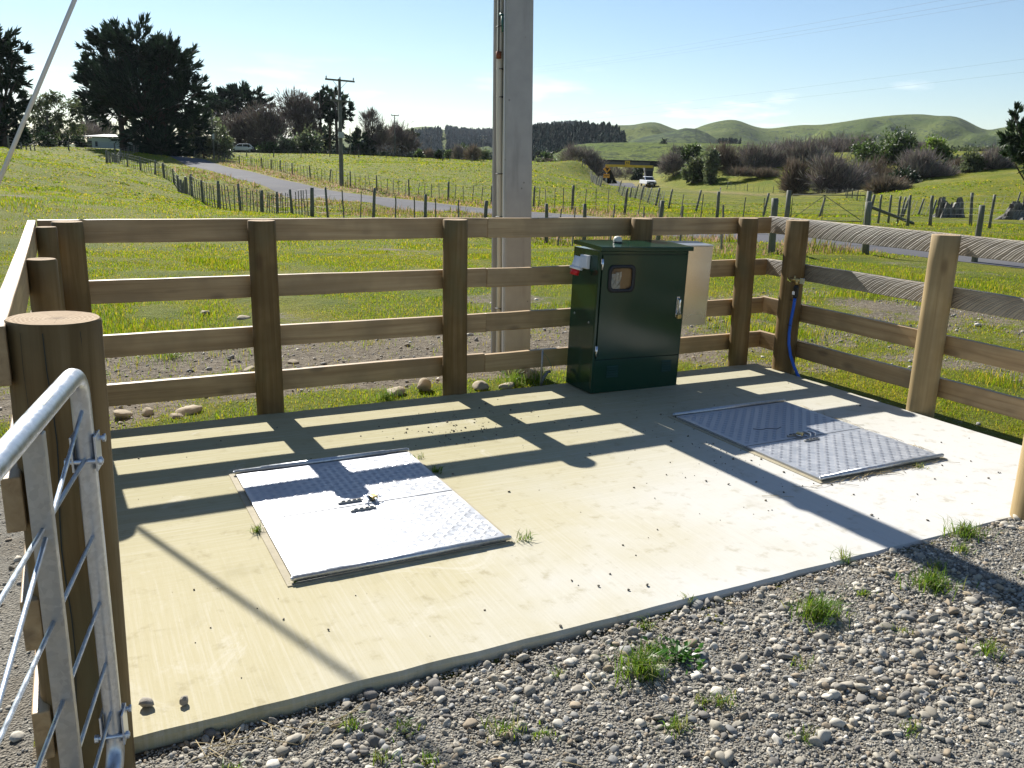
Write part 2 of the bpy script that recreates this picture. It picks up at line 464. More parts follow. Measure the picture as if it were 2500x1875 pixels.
M['dark_glass'] = plain('dark_window_glass', (.02, .025, .03), .06, 0, .6, var=.05)
M['chrome'] = plain('bright_zinc', (.72, .74, .76), .18, 1.0, var=.05)
M['zinc'] = plain('zinc_plate', (.60, .64, .70), .35, .9, var=.1)
M['brass'] = plain('padlock_brass', (.62, .47, .20), .35, .85, var=.12)
M['white_plastic'] = plain('white_plastic', (.74, .75, .76), .38, 0, var=.04)
M['red_plastic'] = plain('red_plastic', (.55, .015, .02), .35, 0, var=.06)
M['blue_hose'] = plain('blue_hose', (.006, .10, .55), .42, 0, .45, var=.08)
M['conduit'] = plain('cream_conduit', (.62, .58, .47), .42, 0, var=.06)
M['stay'] = plain('pale_stay_guard', (.66, .65, .60), .5, 0, var=.06)
M['rust'] = plain('rusty_fitting', (.20, .06, .025), .7, 0, var=.3)
M['pvc_grey'] = plain('grey_riser', (.16, .17, .17), .5)
M['foil'] = plain('crumpled_foil', (.55, .55, .53), .28, .9, var=.3, scale=25, bump=.9)
M['tan'] = plain('tan_reflection', (.25, .15, .085), .35, 0, .5, var=.25, scale=6)  # brown of the timber mirrored in the cabinet window, as plain colour
M['rawwhite'] = plain('white_paint', (.78, .79, .80), .35, 0, .5, var=.03)

def concrete_pole():
    t = NT('pole_concrete'); v = t.coords('Object')
    n = t.noise(v, 7, 6); s = t.noise(t.coords('Object', (6, 6, .7)), 1.5, 4)
    c = t.mix(n, (.30, .30, .28), (.44, .43, .40))
    c = t.mix(t.math('MULTIPLY', t.maprange(s, .55, .75), .4), c, (.19, .19, .175))
    p = t.voro(t.coords('Object', (1, 1, 1)), 9)
    c = t.mix(t.math('MULTIPLY', t.maprange(p, .10, .04), .6), c, (.12, .12, .11))
    t.base(c, .85, 0, .25); t.bump(t.noise(v, 45, 5), .3, .004)
    return t.m
M['pole'] = concrete_pole()

def slab_mat():
    t = NT('broomed_concrete'); v = t.coords('Object')
    sp = t.node('ShaderNodeSeparateXYZ'); t.l.new(v, sp.inputs[0])
    n1 = t.noise(v, 1.1, 5, .6); n2 = t.noise(v, 9, 6, .65); n3 = t.noise(v, 120, 3)
    # algae-yellowed side against the cleaner end of the pour
    side = t.math('ADD', t.math('MULTIPLY', sp.outputs['X'], .40), t.math('MULTIPLY', sp.outputs['Y'], -.34))
    side = t.math('ADD', side, t.math('MULTIPLY', t.math('SUBTRACT', n1, .5), 1.6))
    f = t.maprange(side, .40, 1.75)
    c = t.mix(f, (.415, .372, .235), (.515, .505, .475))
    c = t.mix(t.maprange(t.math('ADD', sp.outputs['Y'], t.math('ADD', t.math('MULTIPLY', n1, 1.2), t.math('MULTIPLY', sp.outputs['X'], -.12))), -2.2, -.1, 0, .75), c, (.315, .285, .155))
    # broom strokes
    br = t.noise(t.coords('Object', (75, 1.6, 1), rot=(0, 0, R(9))), 1.0, 4, .75)
    br2 = t.noise(t.coords('Object', (1.4, 60, 1), rot=(0, 0, R(-4))), 1.0, 4, .75)
    back = t.maprange(t.math('ADD', sp.outputs['Y'], t.math('MULTIPLY', n1, .8)), -2.6, -1.3)
    brm = t.math('ADD', t.math('MULTIPLY', br, t.math('SUBTRACT', 1.0, back)), t.math('MULTIPLY', br2, back))
    c = t.mix(t.maprange(brm, .42, .72, 0, .45), c, t.mix(.5, c, (.60, .58, .52)))
    c = t.mix(t.maprange(brm, .45, .25, 0, .30), c, t.mix(.45, c, (.26, .22, .12)))
    c = t.mix(t.math('MULTIPLY', t.maprange(n2, .54, .72), .45), c, (.24, .20, .10))
    sm = t.maprange(t.noise(t.coords('Object', (1.4, 1.4, 1)), 1.7, 5, .6), .58, .76)
    c = t.mix(t.math('MULTIPLY', sm, .28), c, (.22, .19, .09))
    hl_ = t.maprange(t.noise(t.coords('Object', (.9, .9, 1), rot=(0, 0, 1)), 2.3, 6, .7, 1.2), .60, .72)
    c = t.mix(t.math('MULTIPLY', hl_, .30), c, (.58, .56, .50))
    c = t.mix(t.math('MULTIPLY', t.maprange(n3, .62, .75), .3), c, (.22, .21, .17))
    t.base(c, .86, 0, .2)
    t.bump(t.math('ADD', t.math('MULTIPLY', n3, .5), t.math('ADD', t.math('MULTIPLY', brm, .6), t.math('MULTIPLY', n2, .5))), .35, .004)
    return t.m
M['slab'] = slab_mat()

def ground_mat():
    t = NT('paddock_ground'); v = t.coords('Object')
    dirt = t.attr('dirt', 'Fac'); dry = t.attr('dry', 'Fac')
    n1 = t.noise(v, .35, 6, .6); n2 = t.noise(v, 2.2, 5, .65); n3 = t.noise(v, 16, 5, .7); n0 = t.noise(v, .05, 4, .55)
    g = t.mix(t.maprange(n1, .36, .66), (.108, .138, .006), (.180, .172, .010))
    g = t.mix(t.math('MULTIPLY', t.maprange(n0, .42, .62), .55), g, (.150, .158, .012))
    g = t.mix(t.math('MULTIPLY', t.maprange(n2, .52, .72), .55), g, (.185, .172, .036))
    g = t.mix(t.math('MULTIPLY', t.maprange(n3, .5, .72), .6), g, (.035, .058, .008))
    n5 = t.noise(v, .9, 4, .7)
    g = t.mix(t.math('MULTIPLY', t.maprange(n5, .48, .64), .55), g, (.060, .095, .010))
    s = t.mix(n2, (.20, .155, .075), (.30, .225, .10))
    g = t.mix(t.math('MULTIPLY', dry, t.maprange(n2, .3, .55)), g, s)
    d = t.mix(t.maprange(n3, .3, .7), (.10, .078, .052), (.25, .215, .16))
    d = t.mix(t.maprange(n2, .4, .65, 0, .6), d, (.20, .165, .115))
    n4 = t.noise(v, 42, 4, .7)
    e = t.maprange(t.math('ADD', dirt, t.math('MULTIPLY', t.math('SUBTRACT', t.math('ADD', t.math('MULTIPLY', n3, .6), t.math('MULTIPLY', n4, .4)), .5), 1.7)), .36, .58)
    t.base(t.mix(e, g, d), .92, 0, .15)
    far = t.node('ShaderNodeCameraData') if False else None
    t.bump(t.math('ADD', t.math('MULTIPLY', n3, .8), t.math('ADD', n2, t.math('MULTIPLY', t.noise(v, 60, 4), .45))), 1.0, .08)
    return t.m
M['ground'] = ground_mat()

def gravelbase():
    t = NT('gravel_fines'); v = t.coords('Object')
    n = t.noise(v, 60, 6, .7); w = t.voro(v, 110); k = t.noise(v, 3, 4)
    c = t.mix(t.maprange(n, .3, .7), (.14, .13, .11), (.29, .275, .235))
    c = t.mix(t.maprange(k, .5, .7, 0, .5), c, (.15, .125, .09))
    t.base(c, .95, 0, .15); t.bump(t.math('ADD', n, w), .9, .012)
    return t.m
M['gravel_base'] = gravelbase()
def stonemat():
    t = NT('river_stone'); v = t.coords('Object')
    n = t.noise(v, 70, 5, .6)
    c = t.mix(t.maprange(n, .3, .7, 0, .4), t.attr('tint'), t.mix(.5, t.attr('tint'), (.10, .09, .08)))
    t.base(c, .8, 0, .3); t.bump(n, .25, .003)
    return t.m
M['stone'] = stonemat()
M['rock'] = plain('tan_boulder', (.36, .30, .21), .85, 0, .25, var=.28, scale=9, bump=.6)
M['chip'] = plain('stone_chip', (.16, .145, .12), .85, 0, .25, var=.35, scale=40, bump=.4)
def roadmat():
    t = NT('chip_seal'); v = t.coords('Object')
    n = t.noise(v, 30, 5, .7); k = t.noise(v, .4, 4)
    c = t.mix(n, (.060, .060, .068), (.115, .115, .124))
    c = t.mix(t.maprange(k, .45, .7, 0, .5), c, (.13, .127, .123))
    t.base(c, .9, 0, .12); t.bump(n, .4, .01)
    return t.m
M['road'] = roadmat()
def hillmat(name, a, b, scrub, amt, sc=.012):
    t = NT(name); v = t.coords('Object')
    n = t.noise(v, sc, 6, .6); m = t.noise(v, sc * 4, 6, .65); q = t.noise(v, sc * 16, 4, .6)
    c = t.mix(t.maprange(n, .35, .65), a, b)
    c = t.mix(t.math('MULTIPLY', t.maprange(q, .45, .7), .35), c, tuple(x * .55 for x in a))
    # scrub patches by noise, their dark tone also painting in shade of the folds
    c = t.mix(t.math('MULTIPLY', t.maprange(t.math('ADD', t.math('MULTIPLY', m, .7), t.math('MULTIPLY', q, .3)), .56 - amt, .66 - amt), .9), c, scrub)
    t.base(c, .95, 0, .1)
    t.bump(t.math('ADD', m, t.math('MULTIPLY', q, .5)), .6, 6.0)
    return t.m
M['hill'] = hillmat('pasture_hill', (.055, .084, .016), (.104, .130, .026), (.018, .034, .018), .05)
M['terrace'] = hillmat('terrace_pasture', (.085, .125, .018), (.120, .150, .028), (.022, .040, .014), .07, .03)
M['bank'] = hillmat('rail_bank_grass', (.09, .11, .03), (.16, .15, .05), (.05, .06, .02), .0, .25)
M['grey_pebble'] = plain('grey_pebble', (.30, .275, .235), .85, 0, .25, var=.3, scale=30, bump=.4)

# ------------------------------------------------------------------ the ground
def axis_pts(spec):
    out = []
    for a, b, s in spec:
        n = max(1, round((b - a) / s)); out += list(np.linspace(a, b, n, endpoint=False))
    return np.array(out + [spec[-1][1]])
gx = axis_pts([(-3000, -400, 520), (-400, -100, 60), (-100, -14, 4), (-14, -5, .5), (-5, 12, .14), (12, 30, .5), (30, 120, 2.0), (120, 240, 8), (240, 600, 60), (600, 3200, 520)])
gy = axis_pts([(-3000, -300, 450), (-300, -60, 40), (-60, -8, 4), (-8, -1, .5), (-1, 13, .14), (13, 60, .6), (60, 180, 2.0), (180, 300, 8), (300, 700, 80), (700, 3200, 500)])
GX, GY = np.meshgrid(gx, gy)
def dirt_at(x, y):
    """bare earth left from the building work round the pad, and a few scuffed spots beyond it"""
    n = fnoise(x * .55, y * .8, 1); m = fnoise(x * 2.1, y * 2.1, 5)
    band = sstep(.35, .75, y) * sstep(3.6, 2.0, y + .5 * (n - .5)) * sstep(-6, -2.2, x) * sstep(5.2, 2.4, x) * .85
    left = sstep(.2, 1.0, y) * sstep(3.6, 1.8, y) * sstep(-2.5, -1.5, x) * sstep(1.6, .2, x) * .35
    right = sstep(4.5, 5.4, x) * sstep(11, 8, x) * sstep(-3.2, -2.0, y) * sstep(5.2, 3.0, y) * .72
    gate = sstep(-3.3, -3.6, y) * .9 + sstep(-2.15, -2.25, x) * sstep(-.5, -1.2, y) * .9
    strip = sstep(3.92, 4.0, x) * sstep(5.2, 4.6, x) * sstep(.5, -.2, y) * .12
    d = band * (n * 1.5 + .02 + .35 * (fnoise(x * 1.1, y * 1.7, 41) > .52)) + right * (n * 1.25 + .12) + left * .5 + gate + strip + sstep(.60, .72, fnoise(x * .33, y * .33, 9)) * .42 * sstep(40, 15, y)
    return np.clip(d + (m - .5) * .9 * (d > .08) + (fnoise(x * 6, y * 6, 44) - .5) * .5 * (d > .2), 0, 1)
GZ = H(GX, GY)
GZ += (fnoise(GX * 1.3, GY * 1.3, 2) - .5) * .10 * (1 - sstep(-1.6, -.6, GX - road_x(GY)) * sstep(5.2, 4.2, GX - road_x(GY))) * sstep(1.0, 4, np.hypot(np.maximum(np.maximum(-2 - GX, GX - 4), 0), np.maximum(np.maximum(-3.4 - GY, GY - .1), 0)))
rx = road_x(GY)
GZ -= .03 * sstep(-.7, .1, GX - rx) * sstep(4.3, 3.5, GX - rx)
# a low berm of turf on the near side of the main road
bm_ = np.array([(70, 89), (71, 80), (78, 64), (90, 46)], float)
bd = np.min([np.hypot(GX - (a[0] + (b[0] - a[0]) * t), GY - (a[1] + (b[1] - a[1]) * t)) for a, b in zip(bm_[:-1], bm_[1:]) for t in np.linspace(0, 1, 12, endpoint=False)], 0)
GZ += .75 * np.exp(-(bd / 2.6) ** 2)
DIRT = dirt_at(GX, GY)
ny, nx = GX.shape
idx = np.arange(ny * nx).reshape(ny, nx)
F = np.stack([idx[:-1, :-1], idx[:-1, 1:], idx[1:, 1:], idx[1:, :-1]], -1).reshape(-1, 4)
ground = mesh_np('ground', np.stack([GX, GY, GZ], -1).reshape(-1, 3), F, M['ground'], smooth=True)
at_ = ground.data.attributes.new('dirt', 'FLOAT', 'POINT'); at_.data.foreach_set('value', DIRT.astype(np.float32).ravel())
dr = GX - rx
DRY = sstep(3.3, 3.8, dr) * sstep(7.5, 5.2, dr) * sstep(8, 20, GY) * .95 + sstep(-2.2, -.4, dr) * sstep(.3, 0, dr) * .45 * (GY > 8)
mr = np.array(MAIN_ROAD, float)
dm = np.min([np.hypot(GX - (a[0] + (b[0] - a[0]) * t), GY - (a[1] + (b[1] - a[1]) * t)) for a, b in zip(mr[:-1], mr[1:]) for t in np.linspace(0, 1, 8, endpoint=False)], 0)
DRY = np.clip(DRY + sstep(8, 3.5, dm) * .8, 0, 1)
at_ = ground.data.attributes.new('dry', 'FLOAT', 'POINT'); at_.data.foreach_set('value', DRY.astype(np.float32).ravel())
tag(ground, 'green paddock ground with bare earth patches behind the timber fence', 'ground', kind='structure')

def strip_mesh(name, L, Rr, mat, lift, label, cat, sub=1):
    V = []; Fs = []
    for (a, b) in zip(L, Rr):
        for t in np.linspace(0, 1, 7):
            x = a[0] + (b[0] - a[0]) * t; y = a[1] + (b[1] - a[1]) * t
            V.append((x, y, h1(x, y) + lift - .05 * abs(2 * t - 1) ** 5))
    n = len(L)
    for i in range(n - 1):
        for k in range(6): Fs.append((i * 7 + k, i * 7 + k + 1, (i + 1) * 7 + k + 1, (i + 1) * 7 + k))
    o = mesh_np(name, np.array(V), np.array(Fs), mat, smooth=True)
    return tag(o, label, cat, kind='structure')
ys = np.r_[np.arange(-60, 0, 4), np.arange(0, 200, 1.5)]
strip_mesh('road', [(road_x(y), y) for y in ys], [(road_x(y) + 3.6, y) for y in ys], M['road'], .03, 'narrow grey sealed lane running past the paddock to the trees', 'road')
mp = []
for a, b in zip(mr[:-1], mr[1:]):
    for t in np.linspace(0, 1, 8, endpoint=False): mp.append(a + (b - a) * t)
mp = np.array(mp); tg = np.gradient(mp, axis=0); tg /= np.linalg.norm(tg, axis=1)[:, None]
nr = np.stack([-tg[:, 1], tg[:, 0]], -1)
strip_mesh('main_road', mp - nr * 2.5, mp + nr * 2.5, M['road'], .06, 'grey road coming through the gap under the rail bridge', 'road')

# ------------------------------------------------------------------ the concrete pad
SX0, SX1, SY0, SY1 = -1.885, 3.79, -3.394, .012
mb = MB()
nseg = 56
def edge_loop(z, inset, amp):
    pts = []
    for k in range(nseg):
        t = k / nseg; pts.append((SX0 + (SX1 - SX0) * t, SY0 + inset + amp * (vnoise(t * 90, 3) - .5)))
    for k in range(30):
        t = k / 30; pts.append((SX1 - inset + amp * (vnoise(t * 60, 9) - .5), SY0 + (SY1 - SY0) * t))
    for k in range(nseg):
        t = k / nseg; pts.append((SX1 + (SX0 - SX1) * t, SY1 - inset + amp * (vnoise(t * 90, 14) - .5)))
    for k in range(30):
        t = k / 30; pts.append((SX0 + inset + amp * (vnoise(t * 60, 19) - .5), SY1 + (SY0 - SY1) * t))
    return [(x, y, z) for x, y in pts]
l0, l1, l2 = edge_loop(-.22, 0, .010), edge_loop(-.014, 0, .010), edge_loop(0, .012, .008)
n = len(l0)
mb.add(l0 + l1 + l2, [(i, (i + 1) % n, n + (i + 1) % n, n + i) for i in range(n)] + [(n + i, n + (i + 1) % n, 2 * n + (i + 1) % n, 2 * n + i) for i in range(n)] + [tuple(range(2 * n, 3 * n))])
slab = mb.build('concrete_slab', M['slab'])
tag(slab, 'pale broom finished concrete pad inside the timber fence', 'slab', kind='structure')

# ------------------------------------------------------------------ gravel yard: a bed of fines with loose stones on it
yx = np.linspace(-9, 9, 130); yy = np.linspace(-11, 1.0, 90)
YX, YY = np.meshgrid(yx, yy)
keep_front = YY < -3.36
keep_left = (YX < -2.14) & (YY < -.4)
YZ = H(YX, YY) + .006 + (fnoise(YX * 2.2, YY * 2.2, 4) - .5) * .022
inside = ~(keep_front | keep_left)
YZ[inside] -= .12
iy = np.arange(YX.size).reshape(YX.shape)
F = np.stack([iy[:-1, :-1], iy[:-1, 1:], iy[1:, 1:], iy[1:, :-1]], -1).reshape(-1, 4)
gy_ = mesh_np('gravel_yard', np.stack([YX, YY, YZ], -1).reshape(-1, 3), F, M['gravel_base'], smooth=True)
tag(gy_, 'grey gravel yard in front of the concrete pad', 'gravel yard', kind='structure')

import bmesh
def ico(sub):
    b = bmesh.new(); bmesh.ops.create_icosphere(b, subdivisions=sub, radius=1)
    v = np.array([p.co[:] for p in b.verts]); f = np.array([[p.index for p in q.verts] for q in b.faces]); b.free()
    return v, f
def stone_shapes(sub, k, seed, rough=.28):
    """a handful of different water-worn and broken pebbles"""
    v, f = ico(sub); g = np.random.default_rng(seed); out = []
    for i in range(k):
        w = v.copy()
        for j in range(10):
            d = g.normal(size=3); d /= np.linalg.norm(d); c = g.uniform(.40, .88)
            e = w @ d; w -= np.outer(np.maximum(e - c, 0) * g.uniform(.5, 1), d)
        w *= 1 + g.normal(size=(len(w), 1)) * rough * .22
        w *= np.array([1, g.uniform(.62, .95), g.uniform(.38, .7)])
        out.append(w)
    return out, f
def scatter(name, P, S, shapes, f, tint, mat, sink=.25, smooth=True, flat=.35):
    n = len(P); g = np.random.default_rng(len(P))
    sh = np.stack(shapes)[g.integers(0, len(shapes), n)]
    a = g.uniform(0, 2 * np.pi, n); tx = g.normal(0, flat, n); ty = g.normal(0, flat, n)
    ca, sa = np.cos(a), np.sin(a)
    v = sh * S[:, None, None]
    x = v[..., 0] * ca[:, None] - v[..., 1] * sa[:, None]; y = v[..., 0] * sa[:, None] + v[..., 1] * ca[:, None]; z = v[..., 2]
    y, z = y * np.cos(tx)[:, None] - z * np.sin(tx)[:, None], y * np.sin(tx)[:, None] + z * np.cos(tx)[:, None]
    x, z = x * np.cos(ty)[:, None] - z * np.sin(ty)[:, None], x * np.sin(ty)[:, None] + z * np.cos(ty)[:, None]
    V = np.stack([x, y, z], -1)
    V += P[:, None, :]; V[..., 2] += (S * (.42 - sink))[:, None]
    k = V.shape[1]
    Fs = (f[None] + (np.arange(n) * k)[:, None, None]).reshape(-1, f.shape[1])
    return mesh_np(name, V.reshape(-1, 3), Fs, mat, np.repeat(tint, k, 0), smooth)
def stone_tint(n, g):
    base = np.array([(.25, .235, .20), (.32, .30, .26), (.16, .155, .145), (.40, .385, .345), (.24, .20, .15), (.21, .215, .215), (.48, .465, .43), (.115, .11, .105), (.30, .25, .175)])
    p = np.array([.2, .2, .14, .12, .09, .11, .05, .06, .03])
    return base[g.choice(len(base), n, p=p)] * g.uniform(.85, 1.45, (n, 1)) * np.array([1.03, 1.0, .94])
g = np.random.default_rng(21)
def yard_points(n, x0, x1, y0, y1):
    x = g.uniform(x0, x1, n); y = g.uniform(y0, y1, n)
    ok = (y < -3.405) | ((x < -2.14) & (y < -.5 + .4 * g.normal(size=n)))
    ok &= ~((x > SX0 - .01) & (x < SX1) & (y > SY0 - .012))
    return x[ok], y[ok]
def yard_z(x, y): return H(x, y) + .006 + (fnoise(x * 2.2, y * 2.2, 4) - .5) * .022
parts = []
sh1, f1 = stone_shapes(2, 9, 5)
sh0, f0 = stone_shapes(1, 9, 6)
x, y = yard_points(40000, -2.5, 3.4, -5.0, -3.3)
x2, y2 = yard_points(2600, -5.5, -2.1, -5.0, -.3)
x, y = np.r_[x, x2], np.r_[y, y2]
s = np.clip(g.lognormal(math.log(.0080), .55, len(x)), .0035, .034)
kp = (fnoise(x * 1.3, y * 1.3, 27) < .58) | (g.random(len(x)) < .62)
x, y, s = x[kp], y[kp], s[kp]
s *= np.where(fnoise(x * 1.7, y * 1.7, 8) > .54, .75, 1.05)
big = scatter('gravel', np.stack([x, y, yard_z(x, y)], -1), s, sh1, f1, stone_tint(len(x), g), M['stone'])
tag(big, 'loose grey river stones covering the yard', 'gravel', kind='stuff')
x, y = yard_points(90000, -2.5, 3.6, -5.1, -3.3)
x2, y2 = yard_points(9000, -5.5, -2.1, -5.0, -.3)
x3, y3 = yard_points(16000, -8, 8, -10, -3.3)
x, y = np.r_[x, x2, x3], np.r_[y, y2, y3]
s = g.uniform(.0032, .0078, len(x)); s[-len(x3):] *= 2.2
small = scatter('fine_gravel', np.stack([x, y, yard_z(x, y)], -1), s, sh0, f0, stone_tint(len(x), g) * .9, M['stone'], smooth=False)
tag(small, 'small gravel chips between the larger stones', 'gravel', kind='stuff')
# stones among the earth behind the fence
n = 26000
x = g.uniform(-4, 11, n); y = g.uniform(-3.2, 6.0, n)
d = dirt_at(x, y)
ok = (g.random(n) < np.clip(d * 1.4 - .3, 0, 1)) & ~((x > -2.2) & (x < 4.05) & (y < .18))
x, y = x[ok], y[ok]
s = np.clip(g.lognormal(math.log(.010), .55, len(x)), .004, .055)
o = scatter('field_gravel', np.stack([x, y, H(x, y)], -1), s, sh0, f0, stone_tint(len(x), g) * 1.05, M['stone'])
tag(o, 'scattered stones on the bare earth beyond the rails', 'gravel', kind='stuff')
# crumbs of soil and chips on the pad
n = 420
x = np.r_[g.normal(.42, .34, 170), g.normal(2.0, .45, 60), g.uniform(-1.7, 3.7, 120), g.normal(1.75, .25, 70)]
y = np.r_[g.normal(-.80, .22, 170), g.normal(-1.9, .5, 60), g.uniform(-3.3, -.1, 120), g.normal(-2.0, .35, 70)]
ok = (x > -1.75) & (x < 3.7) & (y > -3.3) & (y < -.03) & ~((x > -1.2) & (x < -.1) & (y < -1.1) & (y > -2.6)) & ~((x > 1.9) & (x < 3.05) & (y < -1.1) & (y > -2.6)) & ~((x > 1.68) & (x < 2.58) & (y > -.42))
x, y = x[ok], y[ok]
s = np.clip(g.lognormal(math.log(.0048), .5, len(x)), .002, .011)
o = scatter('grit', np.stack([x, y, np.zeros(len(x))], -1), s, sh0, f0, np.tile((.10, .085, .055), (len(x), 1)) * g.uniform(.7, 1.5, (len(x), 1)), M['stone'], sink=.1)
tag(o, 'crumbs of soil and grit sprinkled over the concrete', 'grit', kind='stuff')
# single stone chips on the pad
for i, (px, py, r_, lab) in enumerate([
        (-1.81, -3.23, .030, 'rounded pale stone at the corner of the pad nearest the gatepost'),
        (-1.70, -3.27, .022, 'small tilted stone chip on the pad corner right of the rounded stone'),
        (.12, -3.22, .013, None), (.22, -3.22, .014, None), (1.80, -3.06, .017, None), (.13, -3.06, .012, None), (-.30, -3.36, .014, None),
        (.02, -3.14, .012, None), (-1.28, -2.86, .010, None), (-1.14, -3.01, .010, None), (3.52, -1.46, .016, None),
        (1.30, -2.3, .012, None), (1.6, -2.62, .013, None), (2.3, -2.95, .012, None), (2.62, -2.82, .012, None), (.62, -2.75, .010, None), (3.3, -2.35, .010, None), (3.1, -2.9, .012, None),
        (.86, -2.4, .009, None), (-.02, -1.62, .012, None)]):
    shp, ff = stone_shapes(2, 1, 60 + i, .3)
    v = shp[0] * (r_ if lab else r_ * .66); v = v - np.array([0, 0, v[:, 2].min()])
    o = mesh_np('stone_chip' if lab is None else 'pebble', v, ff, M['chip'] if lab is None else M['grey_pebble'], smooth=i < 1)
    o.location = (px, py, 0.0005); o.rotation_euler = (0, 0, i * 1.3)
    if lab: tag(o, lab, 'stone')
    else: tag(o, 'dark little stone chip lying loose on the open concrete', 'stone chip', 'stone chips scattered on the pad')

# ------------------------------------------------------------------ timber post and rail fence round the pad
RAIL_TOP = [1.352, .962, .599, .266]
RH_, RT = .15, .046
def post_mesh(name, r_, h, depth=.25, mats=None, seed=0, faceted=0.0, n=28):
    g = np.random.default_rng(seed)
    mb = MB(); ph = g.uniform(0, 6.28, 4)
    lev = [-depth, 0, .02, h * .3, h * .6, h * .85, h - .006, h]
    vs = []
    for j, z in enumerate(lev):
        for k in range(n):
            a = 2 * math.pi * k / n
            q = r_ * (1 + .018 * math.sin(2 * a + ph[0]) + .012 * math.sin(3 * a + ph[1] + z) + .006 * math.sin(7 * a + ph[2] + 2 * z))
            q *= 1 + .025 * (1 - z / h)
            if faceted:      # an adzed flat down one side
                lim = r_ * (.90 - .05 * faceted * math.sin(3 * z + ph[3])); c = math.cos(a - 3.6)
                if c * q > lim: q = lim / c
            if j == len(lev) - 1: q -= .005
            vs.append((q * math.cos(a), q * math.sin(a), z))
    fs = [(j * n + k, j * n + (k + 1) % n, (j + 1) * n + (k + 1) % n, (j + 1) * n + k) for j in range(len(lev) - 1) for k in range(n)]
    mb.add(vs, fs, True, 0)
    b = (len(lev) - 1) * n
    mb.add(vs[b:], [tuple(range(n))], False, 1)
    return mb.build(name, mats or [M['post'], M['end']])
def place_post(parent, x, y, r_, h, seed, lean=(0, 0), mats=None, name='post', faceted=0.0):
    o = post_mesh(name, r_, h, mats=mats, seed=seed, faceted=faceted)
    o.location = (x, y, 0); o.rotation_mode = 'ZYX'; o.rotation_euler = (lean[0], lean[1], seed * 1.7 if not faceted else 0)
    if parent is not None: o.parent = parent
    return o
def rail(parent, a, b, ztop, mat, seed, wob=.006):
    """a sawn rail from a to b (its middle line in plan), face 150 mm high, edges a little waney"""
    a, b = Vector((*a, 0)), Vector((*b, 0)); L = (b - a).length; g = np.random.default_rng(seed)
    mb = MB(); ns = 14; vs = []
    p = g.uniform(0, 6, 3)
    for i in range(ns + 1):
        x = L * i / ns
        dt = wob * .35 * math.sin(x * 1.3 + p[0]) + g.normal(0, .0012); db = wob * .35 * math.sin(x * 1.7 + p[1]) + g.normal(0, .0015); dy = .004 * math.sin(x * .9 + p[2])
        vs += [(x, -RT / 2 + dy, -RH_ + db), (x, RT / 2 + dy, -RH_ + db), (x, RT / 2 + dy, dt), (x, -RT / 2 + dy, dt)]
    fs = [(i * 4 + k, i * 4 + (k + 1) % 4, (i + 1) * 4 + (k + 1) % 4, (i + 1) * 4 + k) for i in range(ns) for k in range(4)]
    fs += [(3, 2, 1, 0), (ns * 4, ns * 4 + 1, ns * 4 + 2, ns * 4 + 3)]
    mb.add(vs, fs)
    o = mb.build('rail', [mat], parent, bevel=.004)
    o.location = (a.x, a.y, ztop); o.rotation_euler = (0, 0, math.atan2(b.y - a.y, b.x - a.x))
    return o
YR = .17 + RT / 2      # middle of the back rails
XR = 3.962 + RT / 2    # middle of the right-hand rails
fb = thing('timber_fence', 'long brown four rail timber fence behind the green cabinet', 'timber fence')
for (x, y, r_, ln, sd) in [(-1.90, .075, .090, (0, 0), 1), (-.712, .088, .092, (.0, -.005), 2), (.728, .085, .093, (0, -.008), 3), (2.425, .085, .092, (0, .005), 4), (3.62, .075, .088, (0, -.018), 5)]:
    place_post(fb, x, y, r_, RAIL_TOP[0] - .004, sd, ln)
for k, z in enumerate(RAIL_TOP):
    rail(fb, (-2.066, YR), (1.03, YR), z, M['rail'], 10 + k)
    rail(fb, (1.032, YR), (XR - RT / 2 - .001, YR), z - .004, M['rail'], 20 + k)
fr = thing('timber_fence', 'four rail timber fence with curved saw marks beside the blue hose', 'timber fence')
for (x, y, r_, ln, sd, mt, fc) in [(3.868, -.262, .098, (0, -.010), 6, 'post', 0), (3.868, -1.735, .098, (.0, -.004), 7, 'post_pale', .8), (3.87, -3.2, .098, (0, .02), 8, 'post_pale', 0)]:
    place_post(fr, x, y, r_, RAIL_TOP[0] - .002, sd, ln, [M[mt], M['end']], faceted=fc)
for k, z in enumerate(RAIL_TOP):
    rail(fr, (XR, YR + RT / 2), (XR, -3.3), z, M['rail_sawn'] if k < 2 else M['rail'], 30 + k)
fl = thing('timber_fence', 'four rail timber fence with sunlit top edge behind the gatepost', 'timber fence')
for (x, y, r_, sd) in [(-2.012, -.25, .056, 9), (-2.012, -1.93, .058, 10)]:
    place_post(fl, x, y, r_, RAIL_TOP[0] - .01, sd)
for k, z in enumerate(RAIL_TOP):
    rail(fl, (-2.092, YR - RT / 2 - .001), (-2.092, -3.53 - .02 * (k % 2)), z, M['rail'], 40 + k)

gp = post_mesh('gate_post', .114, 1.43, .3, seed=11)
gp.rotation_mode = 'ZYX'; gp.location = (-1.986, -3.452, -.075); gp.rotation_euler = (0, .019, 2.2)
tag(gp, 'thick round timber gatepost with sawn ringed top, nearest the galvanised gate', 'gate post')
